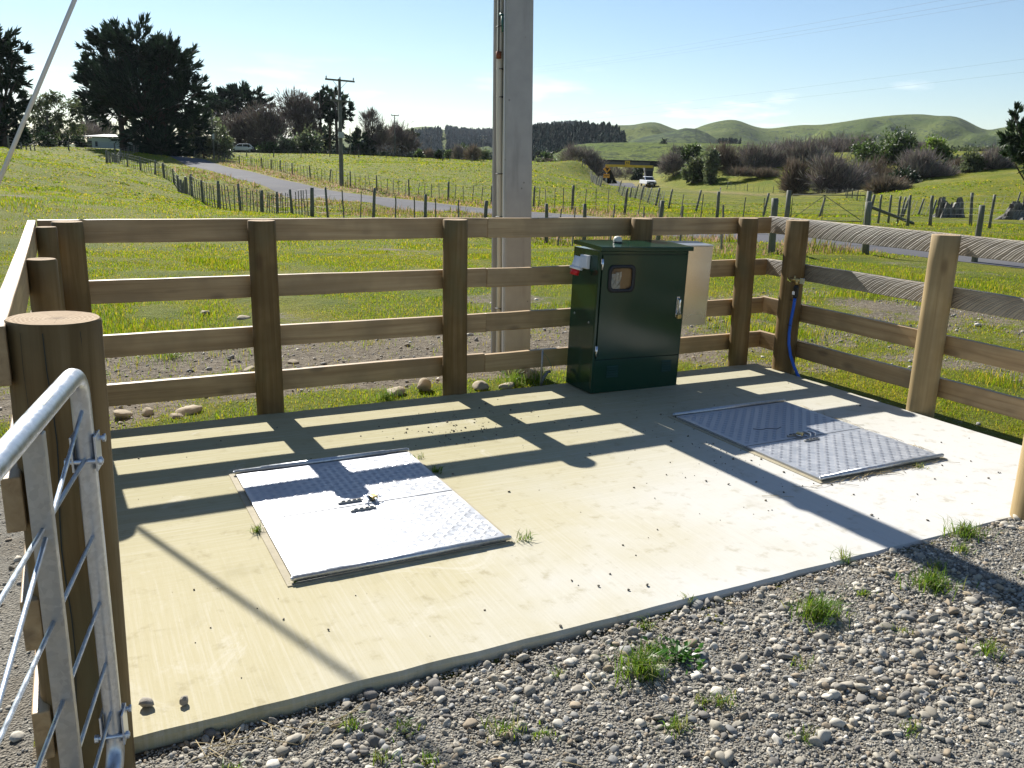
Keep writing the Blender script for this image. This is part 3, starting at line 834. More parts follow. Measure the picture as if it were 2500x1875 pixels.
# long drying cracks, part of the post
for a0, wv in ((-1.75, .006), (-1.0, .004), (-2.25, .003)):
    mb = MB(); vs = []
    for i in range(15):
        z = 1.41 - i * .098; a = a0 + .05 * math.sin(i * 1.1 + a0); q = .114 * (1 + .025 * (1 - z / 1.43)) + .0018
        w = wv * (1 - abs(i / 14 - .4)) / .119 * .35
        vs += [(q * math.cos(a - w), q * math.sin(a - w), z), (q * math.cos(a + w), q * math.sin(a + w), z)]
    mb.add(vs, [(2 * i, 2 * i + 1, 2 * i + 3, 2 * i + 2) for i in range(14)])
    c = mb.build('drying_crack', M['green_dark'], gp, recalc=False); c.rotation_euler = (0, 0, -2.2)
p7 = post_mesh('gate_post', .101, 1.42, .3, [M['post_pale'], M['end']], seed=12)
p7.rotation_mode = 'ZYX'; p7.location = (2.585, -3.44, -.06); p7.rotation_euler = (0, -.012, 1.0)
tag(p7, 'pale round timber post standing in gravel at the pad front edge, sunlit on one side', 'gate post')

# ------------------------------------------------------------------ galvanised gate swung open beside the viewer
GA = math.atan2(-.979, -.203)
gate = thing('farm_gate', 'galvanised tube gate with wire rods, hinged open on the thick gatepost', 'gate', (-1.915, -3.66, 0), GA)
def arc_path(corners, rad=.085, n=7):
    out = []
    for i, p in enumerate(corners):
        if i in (0, len(corners) - 1): out.append(Vector(p)); continue
        p = Vector(p); a = (Vector(corners[i - 1]) - p).normalized(); b = (Vector(corners[i + 1]) - p).normalized()
        s, e = p + a * rad, p + b * rad
        for k in range(n + 1):
            t = k / n; out.append(s * (1 - t) ** 2 + p * 2 * t * (1 - t) + e * t ** 2)
    return out
GZT, GZB, GL = 1.254, .14, 3.6
mb = MB()
mb.tube(arc_path([(1.5, 0, GZB), (0, 0, GZB), (0, 0, GZT), (GL, 0, GZT), (GL, 0, GZB), (1.5, 0, GZB)]), .0235, 20)
mb.build('frame', M['galv'], gate)
for k, s_ in enumerate((.445, 1.25, 2.05, 2.85)):
    mb = MB(); mb.bb(s_ - .013, s_ + .013, -.021, .021, GZB + .015, GZT - .018); mb.build('upright_bar', M['galv_dull'], gate, bevel=.003)
for z in (1.03, .82, .63, .45, .30):
    mb = MB(); mb.tube([(.012, 0, z), (GL - .012, 0, z)], .0052, 8); mb.build('rod', M['rod'], gate)
mb = MB(); mb.tube([(.012, .004, 1.158), (3.0, .004, .17)], .0052, 8); mb.build('diagonal_rod', M['rod'], gate)
for zc in (1.045, .245):
    mb = MB()
    for sy in (-1, 1):
        mb.box((-.002, sy * .0275, zc), (.062, .005, .092))
        mb.box((-.034, sy * .0225, zc + .008), (.016, .005, .066), Matrix.Rotation(sy * .55, 3, 'Z'))
    mb.tube([(.022, -.044, zc - .020), (.022, .043, zc - .020)], .0065, 8)
    mb.tube([(.022, -.046, zc - .020), (.022, -.036, zc - .020)], .012, 6)
    mb.tube([(.022, .032, zc - .020), (.022, .041, zc - .020)], .011, 6)
    mb.tube([(-.038, -.035, zc + .022), (-.038, .040, zc + .022)], .006, 8)
    mb.tube([(-.038, .034, zc + .022), (-.038, .042, zc + .022)], .011, 6)
    hg = mb.build('hinge_clamp', M['zinc'], gate, bevel=.001)
    mb = MB(); mb.tube([(-.045, 0, zc - .07), (-.045, 0, zc + .03)], .010, 10); mb.tube([(-.045, 0, zc - .06), (-.13, -.01, zc - .06)], .010, 10); mb.build('gudgeon_pin', M['zinc'], hg)
mb = MB(); vs = []
for i in range(8):
    x = .30 + i * .012
    for k in range(6):
        a = R(62 + k * 11); vs.append((x, math.cos(a) * .0238, GZT + math.sin(a) * .0238))
mb.add(vs, [(i * 6 + k, i * 6 + k + 1, (i + 1) * 6 + k + 1, (i + 1) * 6 + k) for i in range(7) for k in range(5)])
st = mb.build('sticker', plain('faded_sticker', (.52, .52, .42), .5), gate)
mb = MB()
for i in range(5):
    for k in range(2):
        a = R(80 + k * 14); x = .312 + i * .015
        mb.box((x, math.cos(a) * .0240, GZT + math.sin(a) * .0240), (.007, .0012, .0012), Matrix.Rotation(0, 3, 'X'))
mb.build('print', plain('sticker_ink', (.16, .16, .15), .6), st)

# ------------------------------------------------------------------ access hatches of tread plate let into the pad
def tread_lid(name, x0, x1, y0, y1, z, parent, seed):
    """one leaf: plate with five-bar tread raised on it"""
    mb = MB(); mb.bb(x0, x1, y0, y1, z - .006, z)
    pit = .040; L_, W_ = .0170, .0023
    nxs = int((x1 - x0 - .03) / pit); nys = int((y1 - y0 - .02) / pit)
    ox = x0 + ((x1 - x0) - (nxs - 1) * pit) / 2; oy = y0 + ((y1 - y0) - (nys - 1) * pit) / 2
    hh = .0019
    for i in range(nxs):
        for j in range(nys):
            cx, cy = ox + i * pit, oy + j * pit
            ang = R(45) if (i + j) % 2 else R(-45)
            ca, sa = math.cos(ang), math.sin(ang)
            for k in range(-2, 3):
                px, py = cx - sa * k * .0066, cy + ca * k * .0066
                vs = []
                for (u_, v_, q) in ((-L_, 0, 0), (0, -W_, 0), (L_, 0, 0), (0, W_, 0), (-L_ * .45, 0, hh), (L_ * .45, 0, hh)):
                    vs.append((px + ca * u_ - sa * v_, py + sa * u_ + ca * v_, z + q))
                mb.add(vs, [(0, 1, 4), (1, 5, 4), (1, 2, 5), (2, 3, 5), (3, 4, 5), (3, 0, 4)], True)
    return mb.build(name, M['alu'], parent, recalc=False)
def hatch(x0, x1, ymid, label, seed, pad_dx):
    y0, y1 = -2.60, -1.125
    t = thing('access_hatch', label, 'hatch', ((x0 + x1) / 2, (y0 + y1) / 2, 0))
    cx, cy = (x0 + x1) / 2, (y0 + y1) / 2
    X0, X1, Y0, Y1 = x0 - cx, x1 - cx, y0 - cy, y1 - cy; w = .034
    fm = MB()
    for q in ((X0, X0 + w, Y0, Y1), (X1 - w, X1, Y0, Y1), (X0 + w, X1 - w, Y0, Y0 + w * .7), (X0 + w, X1 - w, Y1 - w, Y1)):
        fm.bb(*q, -.02, .005)
    fm.build('frame', plain('frame_aluminium' + str(seed), (.36, .315, .215), .75, 0, .3, var=.28, scale=14), t, bevel=.002)
    dk = MB(); dk.bb(X0 + w, X1 - w, Y0 + w * .7, Y1 - w, -.03, .002); dk.build('recess', M['green_dark'], t)
    zt = .017; ym = ymid - cy
    a = tread_lid('lid', X0 + w, X1 - w * .7, ym + .006, Y1 - .058, zt, t, seed)
    b = tread_lid('lid', X0 + w, X1 - w * .7, Y0 + .050, ym - .006, zt, t, seed + 1)
    sm_ = MB(); sm_.bb(X0 + w, X1 - w * .7, ym - .0055, ym + .0055, .004, zt - .0055); sm_.build('seam', M['black'], t)
    for s_, yy in ((1, Y1 - .055), (-1, Y0 + .045)):
        sk = MB(); sk.bb(X0 + w, X1 - w * .7, yy - .004 + (0 if s_ > 0 else .012), yy + .004 - (.012 if s_ > 0 else 0), .004, zt - .006); sk.build('lid_edge', M['galv_dull'], t)
    for s_, yy in ((1, Y1 - .036), (-1, Y0 + .028)):
        tb = MB(); xa, xb = X0 + .03, X1 - .02
        tb.tube([(xa, yy, .022), (xb, yy, .022)], .013, 12)
        tb.tube([(xa + (xb - xa) * .14, yy, .022), (xa + (xb - xa) * .86, yy, .022)], .0165, 12)
        hb = tb.build('hinge_tube', M['galv'], t)
        for xe in (xa - .004, xb + .004): tb = MB(); tb.tube([(xe - .006, yy, .022), (xe + .006, yy, .022)], .0085, 6); tb.build('hinge_pin', M['zinc'], hb)
    for xe, s_ in ((X0 + w, 1), (X1 - w * .7, -1)):
        sk = MB(); sk.bb(xe + .0012 * s_ - .0012, xe + .0012 * s_ + .0012, Y0 + .052, Y1 - .060, .0055, zt - .006); sk.build('lid_side', M['alu'], t)
    # lifting handles and the hasp at the joint
    for (hx, hy) in ((pad_dx - .07, ym + .05), (pad_dx - .04, ym - .075)):
        hd = MB(); hd.box((hx, hy, zt + .006), (.135, .017, .012), Matrix.Rotation(.0, 3, 'Z')); lh = hd.build('lift_handle', M['galv_dull'], t, bevel=.003); hd = MB(); [hd.box((hx + q, hy, zt + .0135), (.020, .008, .003)) for q in (-.04, -.01, .02, .045)]; hd.build('slot', M['black'], lh)
    hs = MB(); hs.box((pad_dx + .005, ym + .015, zt + .014), (.010, .07, .028)); hs.box((pad_dx + .050, ym + .015, zt + .014), (.010, .07, .028)); hs.box((pad_dx + .028, ym + .02, zt + .003), (.080, .055, .006)); hs.box((pad_dx + .0275, ym + .04, zt + .016), (.036, .012, .030)); hs.build('hasp', M['zinc'], t, bevel=.001)
    return t, (cx + pad_dx, ymid, zt)
def padlock(loc, rot, label):
    t = thing('padlock', label, 'padlock', loc); t.rotation_euler = rot
    b = MB(); b.box((0, 0, 0), (.044, .020, .034)); b.build('body', M['brass'], t, bevel=.004)
    s_ = MB(); s_.tube([(-.014, 0, .014)] + [(.014 * -math.cos(a), 0, .030 + .014 * math.sin(a)) for a in np.linspace(0, math.pi, 9)] + [(.014, 0, .014)], .0035, 8); s_.build('shackle', M['chrome'], t)
    return t
h1_, p1 = hatch(-1.205, -.112, -1.885, 'sunlit tread plate hatch, nearer the gatepost, almost white in the sun', 1, .03)
padlock((p1[0] + .045, p1[1] + .02, p1[2] + .024), (R(90), 0, R(100)), 'brass padlock on the hasp of the sunlit hatch')
h2_, p2 = hatch(1.905, 3.03, -1.925, 'tread plate hatch half shaded by the cabinet, mirroring blue sky', 5, .02)
padlock((p2[0] - .055, p2[1] + .02, p2[2] + .020), (R(90), 0, R(-60)), 'brass padlock on the hasp of the half shaded hatch')
for (pts_, lab) in (([(2.20, -1.70), (2.24, -1.735), (2.30, -1.73), (2.36, -1.765), (2.42, -1.74)], 'bent dark wire lying on the shaded half of the hatch'),):
    mb = MB(); mb.tube([(a, b, .040) for a, b in pts_], .0022, 6)
    tag(mb.build('loose_wire', M['black']), lab, 'wire')

# ------------------------------------------------------------------ green control cabinet
cab = thing('control_cabinet', 'dark green steel control cabinet on the concrete pad', 'cabinet', (2.125, -.195, 0)); cab.rotation_euler = (0, .02, 0)
CX, CY, CH = .427, .192, 1.128
mb = MB(); mb.bb(-CX, CX, -CY + .018, CY, 0, CH); mb.bb(-CX, -CX + .022, -CY, -CY + .018, 0, CH); mb.bb(CX - .012, CX, -CY, -CY + .018, 0, CH)
mb.bb(-CX + .022, CX - .012, -CY, -CY + .018, 0, .268); mb.bb(-CX + .022, CX - .012, -CY, -CY + .018, 1.105, CH)
mb.build('body', M['green'], cab, bevel=.003)
mb = MB()
mb.prism([(-CY - .028, 1.131), (CY + .004, 1.150), (CY + .004, 1.182), (-CY - .028, 1.164)], 'x', -CX - .006, CX + .024)
mb.build('roof', M['green'], cab, bevel=.004)
door = MB()
dx0, dx1, dz0, dz1 = -CX + .030, CX - .018, .276, 1.098
wx0, wx1, wz0, wz1 = -.325, -.105, .822, 1.008
door.bb(dx0, wx0, -CY - .006, -CY + .010, dz0, dz1); door.bb(wx1, dx1, -CY - .006, -CY + .010, dz0, dz1)
door.bb(wx0, wx1, -CY - .006, -CY + .010, dz0, wz0); door.bb(wx0, wx1, -CY - .006, -CY + .010, wz1, dz1)
dr_ = door.build('door', M['green'], cab)
def rrect(x0, x1, z0, z1, r_, n=6):
    out = []
    for (cx, cz, a0) in ((x1 - r_, z1 - r_, 0), (x0 + r_, z1 - r_, 90), (x0 + r_, z0 + r_, 180), (x1 - r_, z0 + r_, 270)):
        for k in range(n + 1):
            a = R(a0 + 90 * k / n); out.append((cx + r_ * math.cos(a), cz + r_ * math.sin(a)))
    return out
o_, i_ = rrect(wx0 - .014, wx1 + .014, wz0 - .014, wz1 + .014, .045), rrect(wx0 + .012, wx1 - .012, wz0 + .012, wz1 - .012, .034)
mb = MB(); n = len(o_)
vs = [(x, -CY - .006, z) for x, z in o_] + [(x, -CY - .016, z) for x, z in o_] + [(x, -CY - .016, z) for x, z in i_] + [(x, -CY - .004, z) for x, z in i_]
mb.add(vs, [(a * n + k, a * n + (k + 1) % n, (a + 1) * n + (k + 1) % n, (a + 1) * n + k) for a in range(3) for k in range(n)], True)
wf = mb.build('window_seal', M['black'], dr_)
mb = MB(); mb.bb(wx0 - .005, wx1 + .005, -CY + .004, -CY + .006, wz0 - .005, wz1 + .005); mb.build('reflection_panel', M['tan'], dr_)  # panel behind the pane, coloured as the wood reflected in it
g = np.random.default_rng(4)
mb = MB(); vs = []; fs = []
for j in range(9):
    for i in range(8):
        vs.append((wx0 + .014 + i * .0135 + g.normal(0, .002), -CY - .001 + g.normal(0, .0016), wz0 + .012 + j * .0165 - (i < 1) * .0 + g.normal(0, .002)))
for j in range(8):
    for i in range(7):
        if j > 6 and i < 3: continue
        fs.append((j * 8 + i, j * 8 + i + 1, (j + 1) * 8 + i + 1, (j + 1) * 8 + i))
mb.add(vs, fs); mb.build('insulation', M['foil'], dr_)
def glass():
    t = NT('clear_window_pane')
    gl = t.node('ShaderNodeBsdfGlossy'); gl.inputs['Roughness'].default_value = .04
    tr = t.node('ShaderNodeBsdfTransparent'); tr.inputs['Color'].default_value = (.86, .86, .84, 1)
    fr_ = t.node('ShaderNodeFresnel'); fr_.inputs['IOR'].default_value = 1.35
    mx = t.node('ShaderNodeMixShader')
    t.l.new(fr_.outputs[0], mx.inputs[0]); t.l.new(tr.outputs[0], mx.inputs[1]); t.l.new(gl.outputs[0], mx.inputs[2]); t.l.new(mx.outputs[0], t.out.inputs['Surface'])
    return t.m
M['pane'] = glass()
mb = MB(); mb.bb(wx0, wx1, -CY - .0065, -CY - .0045, wz0, wz1); mb.build('pane', M['pane'], dr_)
for hz in ((.985, 1.070), (.30, .385)):
    mb = MB(); mb.tube([(-CX + .026, -CY - .010, hz[0]), (-CX + .026, -CY - .010, hz[1])], .0085, 10)
    mb.tube([(-CX + .026, -CY - .010, (hz[0] + hz[1]) / 2 - .002), (-CX + .026, -CY - .010, (hz[0] + hz[1]) / 2 + .002)], .0098, 10)
    mb.bb(-CX + .012, -CX + .030, -CY - .009, -CY - .003, hz[0] + .045, hz[1]); mb.build('hinge', M['chrome'], dr_)
mb = MB(); mb.bb(.342, .372, -CY - .012, -CY - .006, .590, .760); mb.tube([(.357, -CY - .012, .742), (.357, -CY - .034, .735), (.357, -CY - .036, .64), (.357, -CY - .014, .612)], [.010, .011, .0105, .009], 10)
mb.build('handle', M['chrome'], dr_, bevel=.002)
for (lx, lz) in ((-.235, .168), (.30, .182)):
    mb = MB()
    for k in range(5):
        z = lz - .045 + k * .020; w_ = .055 if lx < 0 else .048
        mb.add([(lx - w_, -CY - .001, z), (lx + w_, -CY - .001, z), (lx + w_, -CY - .010, z), (lx - w_, -CY - .010, z), (lx - w_, -CY - .001, z + .013), (lx + w_, -CY - .001, z + .013)],
               [(0, 1, 2, 3), (3, 2, 5, 4), (0, 3, 4), (1, 5, 2)])
    mb.build('louvre', M['green'], cab)
for (by, bz) in ((.12, .60), (-.10, .56), (.05, 1.03)):
    mb = MB(); mb.tube([(-CX - .004, by, bz), (-CX + .002, by, bz)], .009, 8); mb.build('bolt', M['galv_dull'], cab)
# inlet socket on the side
sk = MB()
sk.box((-CX - .016, -.010, 1.028), (.032, .105, .105)); sk.prism([(-.062, .985), (.020, .985), (.028, 1.060), (-.040, 1.075)], 'x', -CX - .075, -CX - .030)
so = sk.build('power_socket', M['white_plastic'], cab, bevel=.006)
mb = MB(); a0 = Vector((-CX - .075, .005, 1.02)); d0 = Vector((-.22, .06, -1)).normalized()
mb.tube([a0 + d0 * -.05, a0 + d0 * .02, a0 + d0 * .035], [.036, .040, .040], 18); mb.tube([a0 + d0 * .034, a0 + d0 * .052], [.053, .053], 20); mb.build('lid_ring', M['white_plastic'], so)
mb = MB(); mb.tube([a0 + d0 * .052, a0 + d0 * .098], [.037, .035], 18); mb.build('plug_cap', M['red_plastic'], so)
# beacon on the roof
be = MB(); be.tube([(-.130, .02, 1.165), (-.130, .02, 1.186)], [.036, .036], 18); bo = be.build('beacon_base', M['black'], cab)
mb = MB(); mb.tube([(-.130, .02, 1.184)] + [(-.130, .02, 1.190 + .038 * math.sin(a)) for a in np.linspace(0, 1.5, 7)], [.036] + [.037 * math.cos(a) for a in np.linspace(0, 1.5, 7)], 18)
mb.build('beacon_dome', plain('cream_lens', (.66, .63, .52), .25, 0, .5), bo)
padlock((2.125 + .382, -.195 - CY - .022, .590), (0, 0, R(12)), 'brass padlock hanging from the cabinet handle')

mb = MB(); mb.bb(-.20, .20, -.115, .115, 0, .675)
mb2 = MB()
sb = thing('meter_box', 'plain silver metal box fixed beside the green cabinet', 'meter box', (2.765, -.085, .462)); sb.rotation_euler = (0, .02, 0)
mb.build('body', M['brushed'], sb, bevel=.003)
mb = MB(); mb.prism([(-.122, .676), (.122, .690), (.122, .698), (-.122, .684)], 'x', -.207, .207); mb.build('cover', M['zinc'], sb)

# ------------------------------------------------------------------ tap and blue hose on the corner post
tp = thing('water_tap', 'brass hose tap with blue pipe, clipped to the corner post', 'tap', (3.835, -.40, 0))
mb = MB(); mb.tube([(-.06, .075, .835), (-.05, .02, .842), (-.045, -.03, .842)], [.012, .016, .012], 10); mb.tube([(-.05, .0, .842), (-.05, .0, .80)], .013, 10); mb.tube([(-.05, .03, .842), (-.05, .03, .875)], .008, 8)
mb.build('valve', M['brass'], tp)
mb = MB(); mb.bb(-.055, -.045, -.085, -.035, .815, .865); mb.build('bracket', M['zinc'], tp, bevel=.002)
mb = MB(); mb.box((-.062, .085, .832), (.012, .050, .012), Matrix.Rotation(.5, 3, 'X')); mb.box((-.062, .10, .838), (.014, .014, .026)); mb.build('lever', M['chrome'], tp)
mb = MB(); mb.tube([(-.05, 0, .795), (-.05, 0, .78), (-.05, .0, .70), (-.05, .002, .685)], [.017, .023, .023, .018], 12); mb.bb(-.075, -.055, -.028, -.008, .71, .775); cn = mb.build('connector', M['black'], tp)
mb = MB(); mb.bb(-.077, -.0735, -.012, .016, .714, .740); mb.build('white_label', M['white_plastic'], cn)
mb = MB(); mb.tube([(-.05, .003, .69), (-.045, .012, .60), (-.04, .030, .48), (-.035, .040, .36), (-.03, .035, .26), (-.02, .010, .16), (-.01, -.035, .07), (.01, -.085, -.02), (.02, -.10, -.06)], .0135, 12); mb.build('hose', M['blue_hose'], tp)
for z in (.655, .43):
    mb = MB(); mb.tube([(-.055, -.01, z), (-.052, .05, z + .004), (-.02, .10, z + .006), (.03, .135, z + .006)], .0025, 6); mb.build('cable_tie', M['black'], tp)

rs = thing('riser_pipe', 'thin grey upright pipe with a bent elbow beside the cabinet', 'pipe', (1.512, .09, -.03))
mb = MB(); mb.tube([(0, 0, -.05), (.002, 0, .17), (.006, .0, .305)], [.012, .009, .008], 10); mb.build('upright', M['galv_dull'], rs)
mb = MB(); mb.tube([(-.002, 0, .02), (.03, .0, .08), (.06, 0, .115), (.085, 0, .12)], .013, 10); mb.build('elbow', M['pvc_grey'], rs)
mb = MB(); mb.tube([(.008, 0, .29), (.05, -.01, .24), (.075, -.02, .19), (.088, -.02, .13)], .0018, 6); mb.build('earth_wire', plain('green_wire', (.04, .2, .09), .5), rs)

# ------------------------------------------------------------------ concrete power pole with conduits and its stay
pole = thing('power_pole', 'tall square concrete power pole with cream conduits in its side channel', 'power pole', (1.572, .77, -.1)); pole.rotation_euler = (0, -.021, 0)
PW, PD, PH = .132, .145, 9.4
def pole_ring(z):
    k = 1 - .028 * z
    w, d = PW * k, PD * k; c = .010; t = .034 * k; dep = .085 * k
    # an I section, its channel open to the left (and to the right)
    return [(-w + c, -d), (w - c, -d), (w, -d + c), (w, -d + t), (w - dep, -d + t + .03), (w - dep, d - t - .03), (w, d - t), (w, d - c), (w - c, d), (-w + c, d), (-w, d - c), (-w, d - t), (-w + dep, d - t - .03), (-w + dep, -d + t + .03), (-w, -d + t), (-w, -d + c)]
mb = MB(); zs = [-.6, 0, 1, 2, 3, 4.5, 6, 8, PH]
vs = [(x, y, z) for z in zs for x, y in pole_ring(z)]
mb.add(vs, [(j * 16 + k, j * 16 + (k + 1) % 16, (j + 1) * 16 + (k + 1) % 16, (j + 1) * 16 + k) for j in range(len(zs) - 1) for k in range(16)] + [tuple(range(16 * (len(zs) - 1), 16 * len(zs)))])
mb.build('shaft', M['pole'], pole)
def wig(x, y, r_, sd, z1=7.8, amp=.008):
    return [(x + amp * math.sin(z * 1.9 + sd) - .0, y + amp * math.cos(z * 1.3 + sd), z) for z in np.arange(-.1, z1, .25)]
mb = MB(); mb.tube(wig(-.105, .028, .024, 0), .025, 12); mb.build('conduit', M['conduit'], pole)
mb = MB(); mb.tube(wig(-.088, -.035, .016, 2), .017, 12); mb.build('conduit', M['conduit'], pole)
mb = MB(); mb.tube(wig(-.112, -.072, .008, 4, 7.8, .006), .0075, 8); mb.build('thin_cable', M['white_plastic'], pole)
mb = MB(); mb.tube([(-.128, .005, z) for z in np.arange(2.75, 7.6, .3)], .006, 8); mb.build('dark_cable', M['black'], pole)
for z in (.62, 1.42, 1.78, 2.40, 2.62, 2.95):
    mb = MB(); mb.tube([(-.105 + .030 * math.cos(a), .028 + .030 * math.sin(a), z) for a in np.linspace(0, 6.2832, 13)], .0035, 6, cap=False); mb.tube([(-.13, .05, z), (-.12, -.06, z + .004)], .003, 6); mb.build('cable_tie', M['black'], pole)
mb = MB(); mb.tube([(-.135, -.008, 2.70), (-.135, -.008, 2.755)], [.020, .024], 10); mb.build('rusty_cap', M['rust'], pole)
mb = MB(); mb.tube([(-.125, -.055, 2.90), (-.125, -.055, 3.02)], [.007, .014], 8); mb.tube([(-.125, -.055, 3.02), (-.125, -.02, 3.04)], .014, 8); mb.build('green_bracket', plain('green_fitting', (.03, .12, .09), .45), pole)
for z in (9.0, 8.1):
    mb = MB(); mb.box((0, -.17, z), (2.3, .10, .12))
    for k in (-1.05, -.55, .55, 1.05): mb.tube([(k, -.17, z + .06), (k, -.17, z + .16), (k, -.17, z + .24)], [.02, .05, .03], 8)
    mb.build('crossarm', M['fence_post'], pole)
stay = thing('stay_wire', 'pale guarded stay wire slanting down from the concrete pole', 'stay wire', (-3.114, 2.131, -.1))
sp0 = Vector(stay.location); sp1 = Vector((1.22, .72, 8.95))
dv = sp1 - sp0
mb = MB(); mb.tube([dv * .02, dv * .47], .0165, 12); mb.build('guard', M['stay'], stay)
mb = MB(); mb.tube([dv * 0, dv * 1], .006, 8); mb.build('wire', M['galv_dull'], stay)

# ------------------------------------------------------------------ boulders lying along the fence
for i, (x, y, w_, hh, lab) in enumerate([
        (.31, .33, .105, .07, 'flattish tan boulder in grass left of the middle fence post'),
        (.56, .36, .085, .12, 'upright tan boulder in grass just left of the middle fence post'),
        (1.01, .22, .085, .085, 'smooth tan boulder peeping out right of the middle fence post'),
        (1.27, .20, .10, .05, 'flat pale stone by the base of the concrete pole'),
        (-1.68, .43, .085, .07, 'grey boulder low behind the rails, closest to the gatepost'),
        (-1.50, .46, .06, .06, 'round mossy stone between the grey boulder and the long stone'),
        (-1.24, .42, .11, .055, 'long flat stone under the bottom rail'),
        (-1.33, .30, .05, .035, 'small pale stone just in front of the long flat stone'),
        (-.20, 3.94, .10, .07, 'pale stone in the grass behind the tallest gap of rails'),
        (-.56, 4.41, .09, .06, 'pale stone farther back on the grass, left of a post'),
        (-.18, 1.68, .055, .04, 'white angular stone on the bare earth right of the second post'),
        (-.59, 1.49, .07, .055, 'grey stone on the earth hidden half behind the second post'),
        (1.60, .40, .075, .09, 'grey stone between the pipe elbow and the cabinet'),
        (6.76, -.63, .12, .10, 'round brown boulder alone on the right hand bare earth'),
        (3.05, .75, .10, .05, 'flat pale stone in the grass behind the silver box'),
        (3.25, 1.30, .12, .06, 'flat brown stone on the earth behind the silver box'),
        (1.27, 1.25, .11, .10, 'tan boulder seen between the pole and the third post')]):
    shp, ff = stone_shapes(3, 1, 100 + i, .12)
    v = shp[0]; v = v / np.abs(v).max(0) * np.array([w_, w_ * .75, hh * .62])
    v += (np.stack([fnoise(v[:, 0] * 22 + i, v[:, 2] * 22, 3), fnoise(v[:, 1] * 22, v[:, 2] * 22 + i, 4), fnoise(v[:, 0] * 22, v[:, 1] * 22 - i, 5)], -1) - .5) * w_ * .22
    o = mesh_np('boulder', v, ff, M['rock'], smooth=True)
    o.location = (x, y, h1(x, y) + hh * .28); o.rotation_euler = (0, 0, i * .9 if w_ < .1 else .5)
    tag(o, lab, 'stone')

# ------------------------------------------------------------------ post, batten and wire fences of the paddocks
def resample(P, step):
    P = [np.array(p, float) for p in P]; out = []; carry = 0.0
    for a, b in zip(P[:-1], P[1:]):
        L = np.linalg.norm(b - a); t = carry
        while t < L:
            out.append(a + (b - a) * t / L); t += step
        carry = t - L
    return out
_cache = {}
def proto_stick(kind, r_, h, seed):
    key = (kind, round(r_, 3), round(h, 2), seed)
    if key not in _cache:
        g = np.random.default_rng(seed); mb = MB(); n = 9 if r_ > .03 else 4
        p = [(g.normal(0, .004), g.normal(0, .004), z) for z in (-.25, h * .4, h * .8, h)]
        mb.tube(p, [r_ * 1.06, r_, r_ * (.97 - .1 * g.random()), r_ * .92], n, smooth=n > 4)
        o = mb.build(kind, M['fence_post'] if kind == 'post' else M['batten'])
        _cache[key] = o; return o, True
    return _cache[key], False
def wire_fence(label, path, posts=5.0, battens=1.0, h=1.08, rp=.07, rb=.022, wires=5, lean=0.0, pale=False, jitter=.06, group=None, max_battens=99, max_posts=99, wr=.0035, dropper_mat=None):
    root = thing('wire_fence', label, 'wire fence', (path[0][0], path[0][1], h1(*path[0])), 0, group)
    rz0 = root.location.z
    g = np.random.default_rng(len(label) * 7 + len(path))
    def stick(kind, p, r_, hh, seed, mat=None):
        o, new = proto_stick(kind, r_, hh, seed)
        c = o if (new and o.parent is None and kind not in ('used',) and not o.get('used')) else None
        if c is None:
            c = o.copy(); COL.objects.link(c)
        o['used'] = 1
        c.parent = root
        z = h1(p[0], p[1])
        c.location = (p[0] - root.location.x, p[1] - root.location.y, z - rz0 - .02)
        c.rotation_euler = (g.normal(0, jitter * .5), lean + g.normal(0, jitter), g.uniform(0, 6.28))
        if lean: c.rotation_euler[2] = 0
        if mat:
            c.data = c.data.copy(); c.data.materials[0] = mat
        return c
    pp = resample(path, posts)
    for i, p in enumerate(pp[:max_posts]): stick('post', p, rp * g.uniform(.8, 1.15), h * g.uniform(.96, 1.06), int(g.integers(0, 4)))
    if battens:
        bb_ = [p for p in resample(path, battens)]
        for i, p in enumerate(bb_[:max_battens]):
            if min(np.linalg.norm(p - q) for q in pp) < battens * .4: continue
            stick('batten', p, rb, h * g.uniform(.86, .95), int(g.integers(0, 3)), dropper_mat)
    w = [p for p in resample(path, max(1.5, posts / 2))] + [np.array(path[-1], float)]
    zz = H(np.array([p[0] for p in w]), np.array([p[1] for p in w])) - rz0
    for k in range(wires):
        hz = h * (.16 + .76 * k / max(1, wires - 1))
        mb = MB(); mb.tube([(p[0] - root.location.x, p[1] - root.location.y, z + hz) for p, z in zip(w, zz)], wr, 4, cap=False)
        mb.build('wire', M['wire'], root, recalc=False)
    return root
lane_path = [(1.76,79.06),(2.9,76.68),(4.56,65.79),(4.9,56.75),(3.66,38.22),(3.69,35.26),(3.69,28.78),(7.03,36.99),(6.22,26.28),(6.6,25.27),(8.13,21.1),(9.14,18.93),(10.28,15.77),(9.96,14.11),(9.84,11.44),(10.61,10.25),(11.51,9.22),(12.0,8.5)]
wire_fence('grey batten wire fence climbing from the lane bank up to the big dark tree', lane_path[:10], 4.4, .72, wr=.006, rp=.065)
wire_fence('grey post and wire fence just beyond the timber rails, left of the corner strainer', lane_path[9:], 2.6, .95, rp=.052, rb=.024, h=1.12)
wire_fence('grey post and wire fence beyond the right hand rails, lane side of the paddock', [(12.0,8.5),(13.04,8.43),(13.64,7.88),(14.68,7.45),(15.5,6.45),(15.89,5.43),(16.27,4.31)], 2.3, 0, rp=.075, h=1.18)
wire_fence('long fine batten fence on the far side of the lane, along the straw verge', [(12.66,107.81),(14.59,107.38),(16.29,102.95),(17.11,90.8),(16.53,73.55),(17.02,64.5),(17.24,55.59),(17.74,49.82),(18.08,45.56),(18.62,40.74),(19.11,37.59)], 5.2, .95, rp=.06, wr=.006)
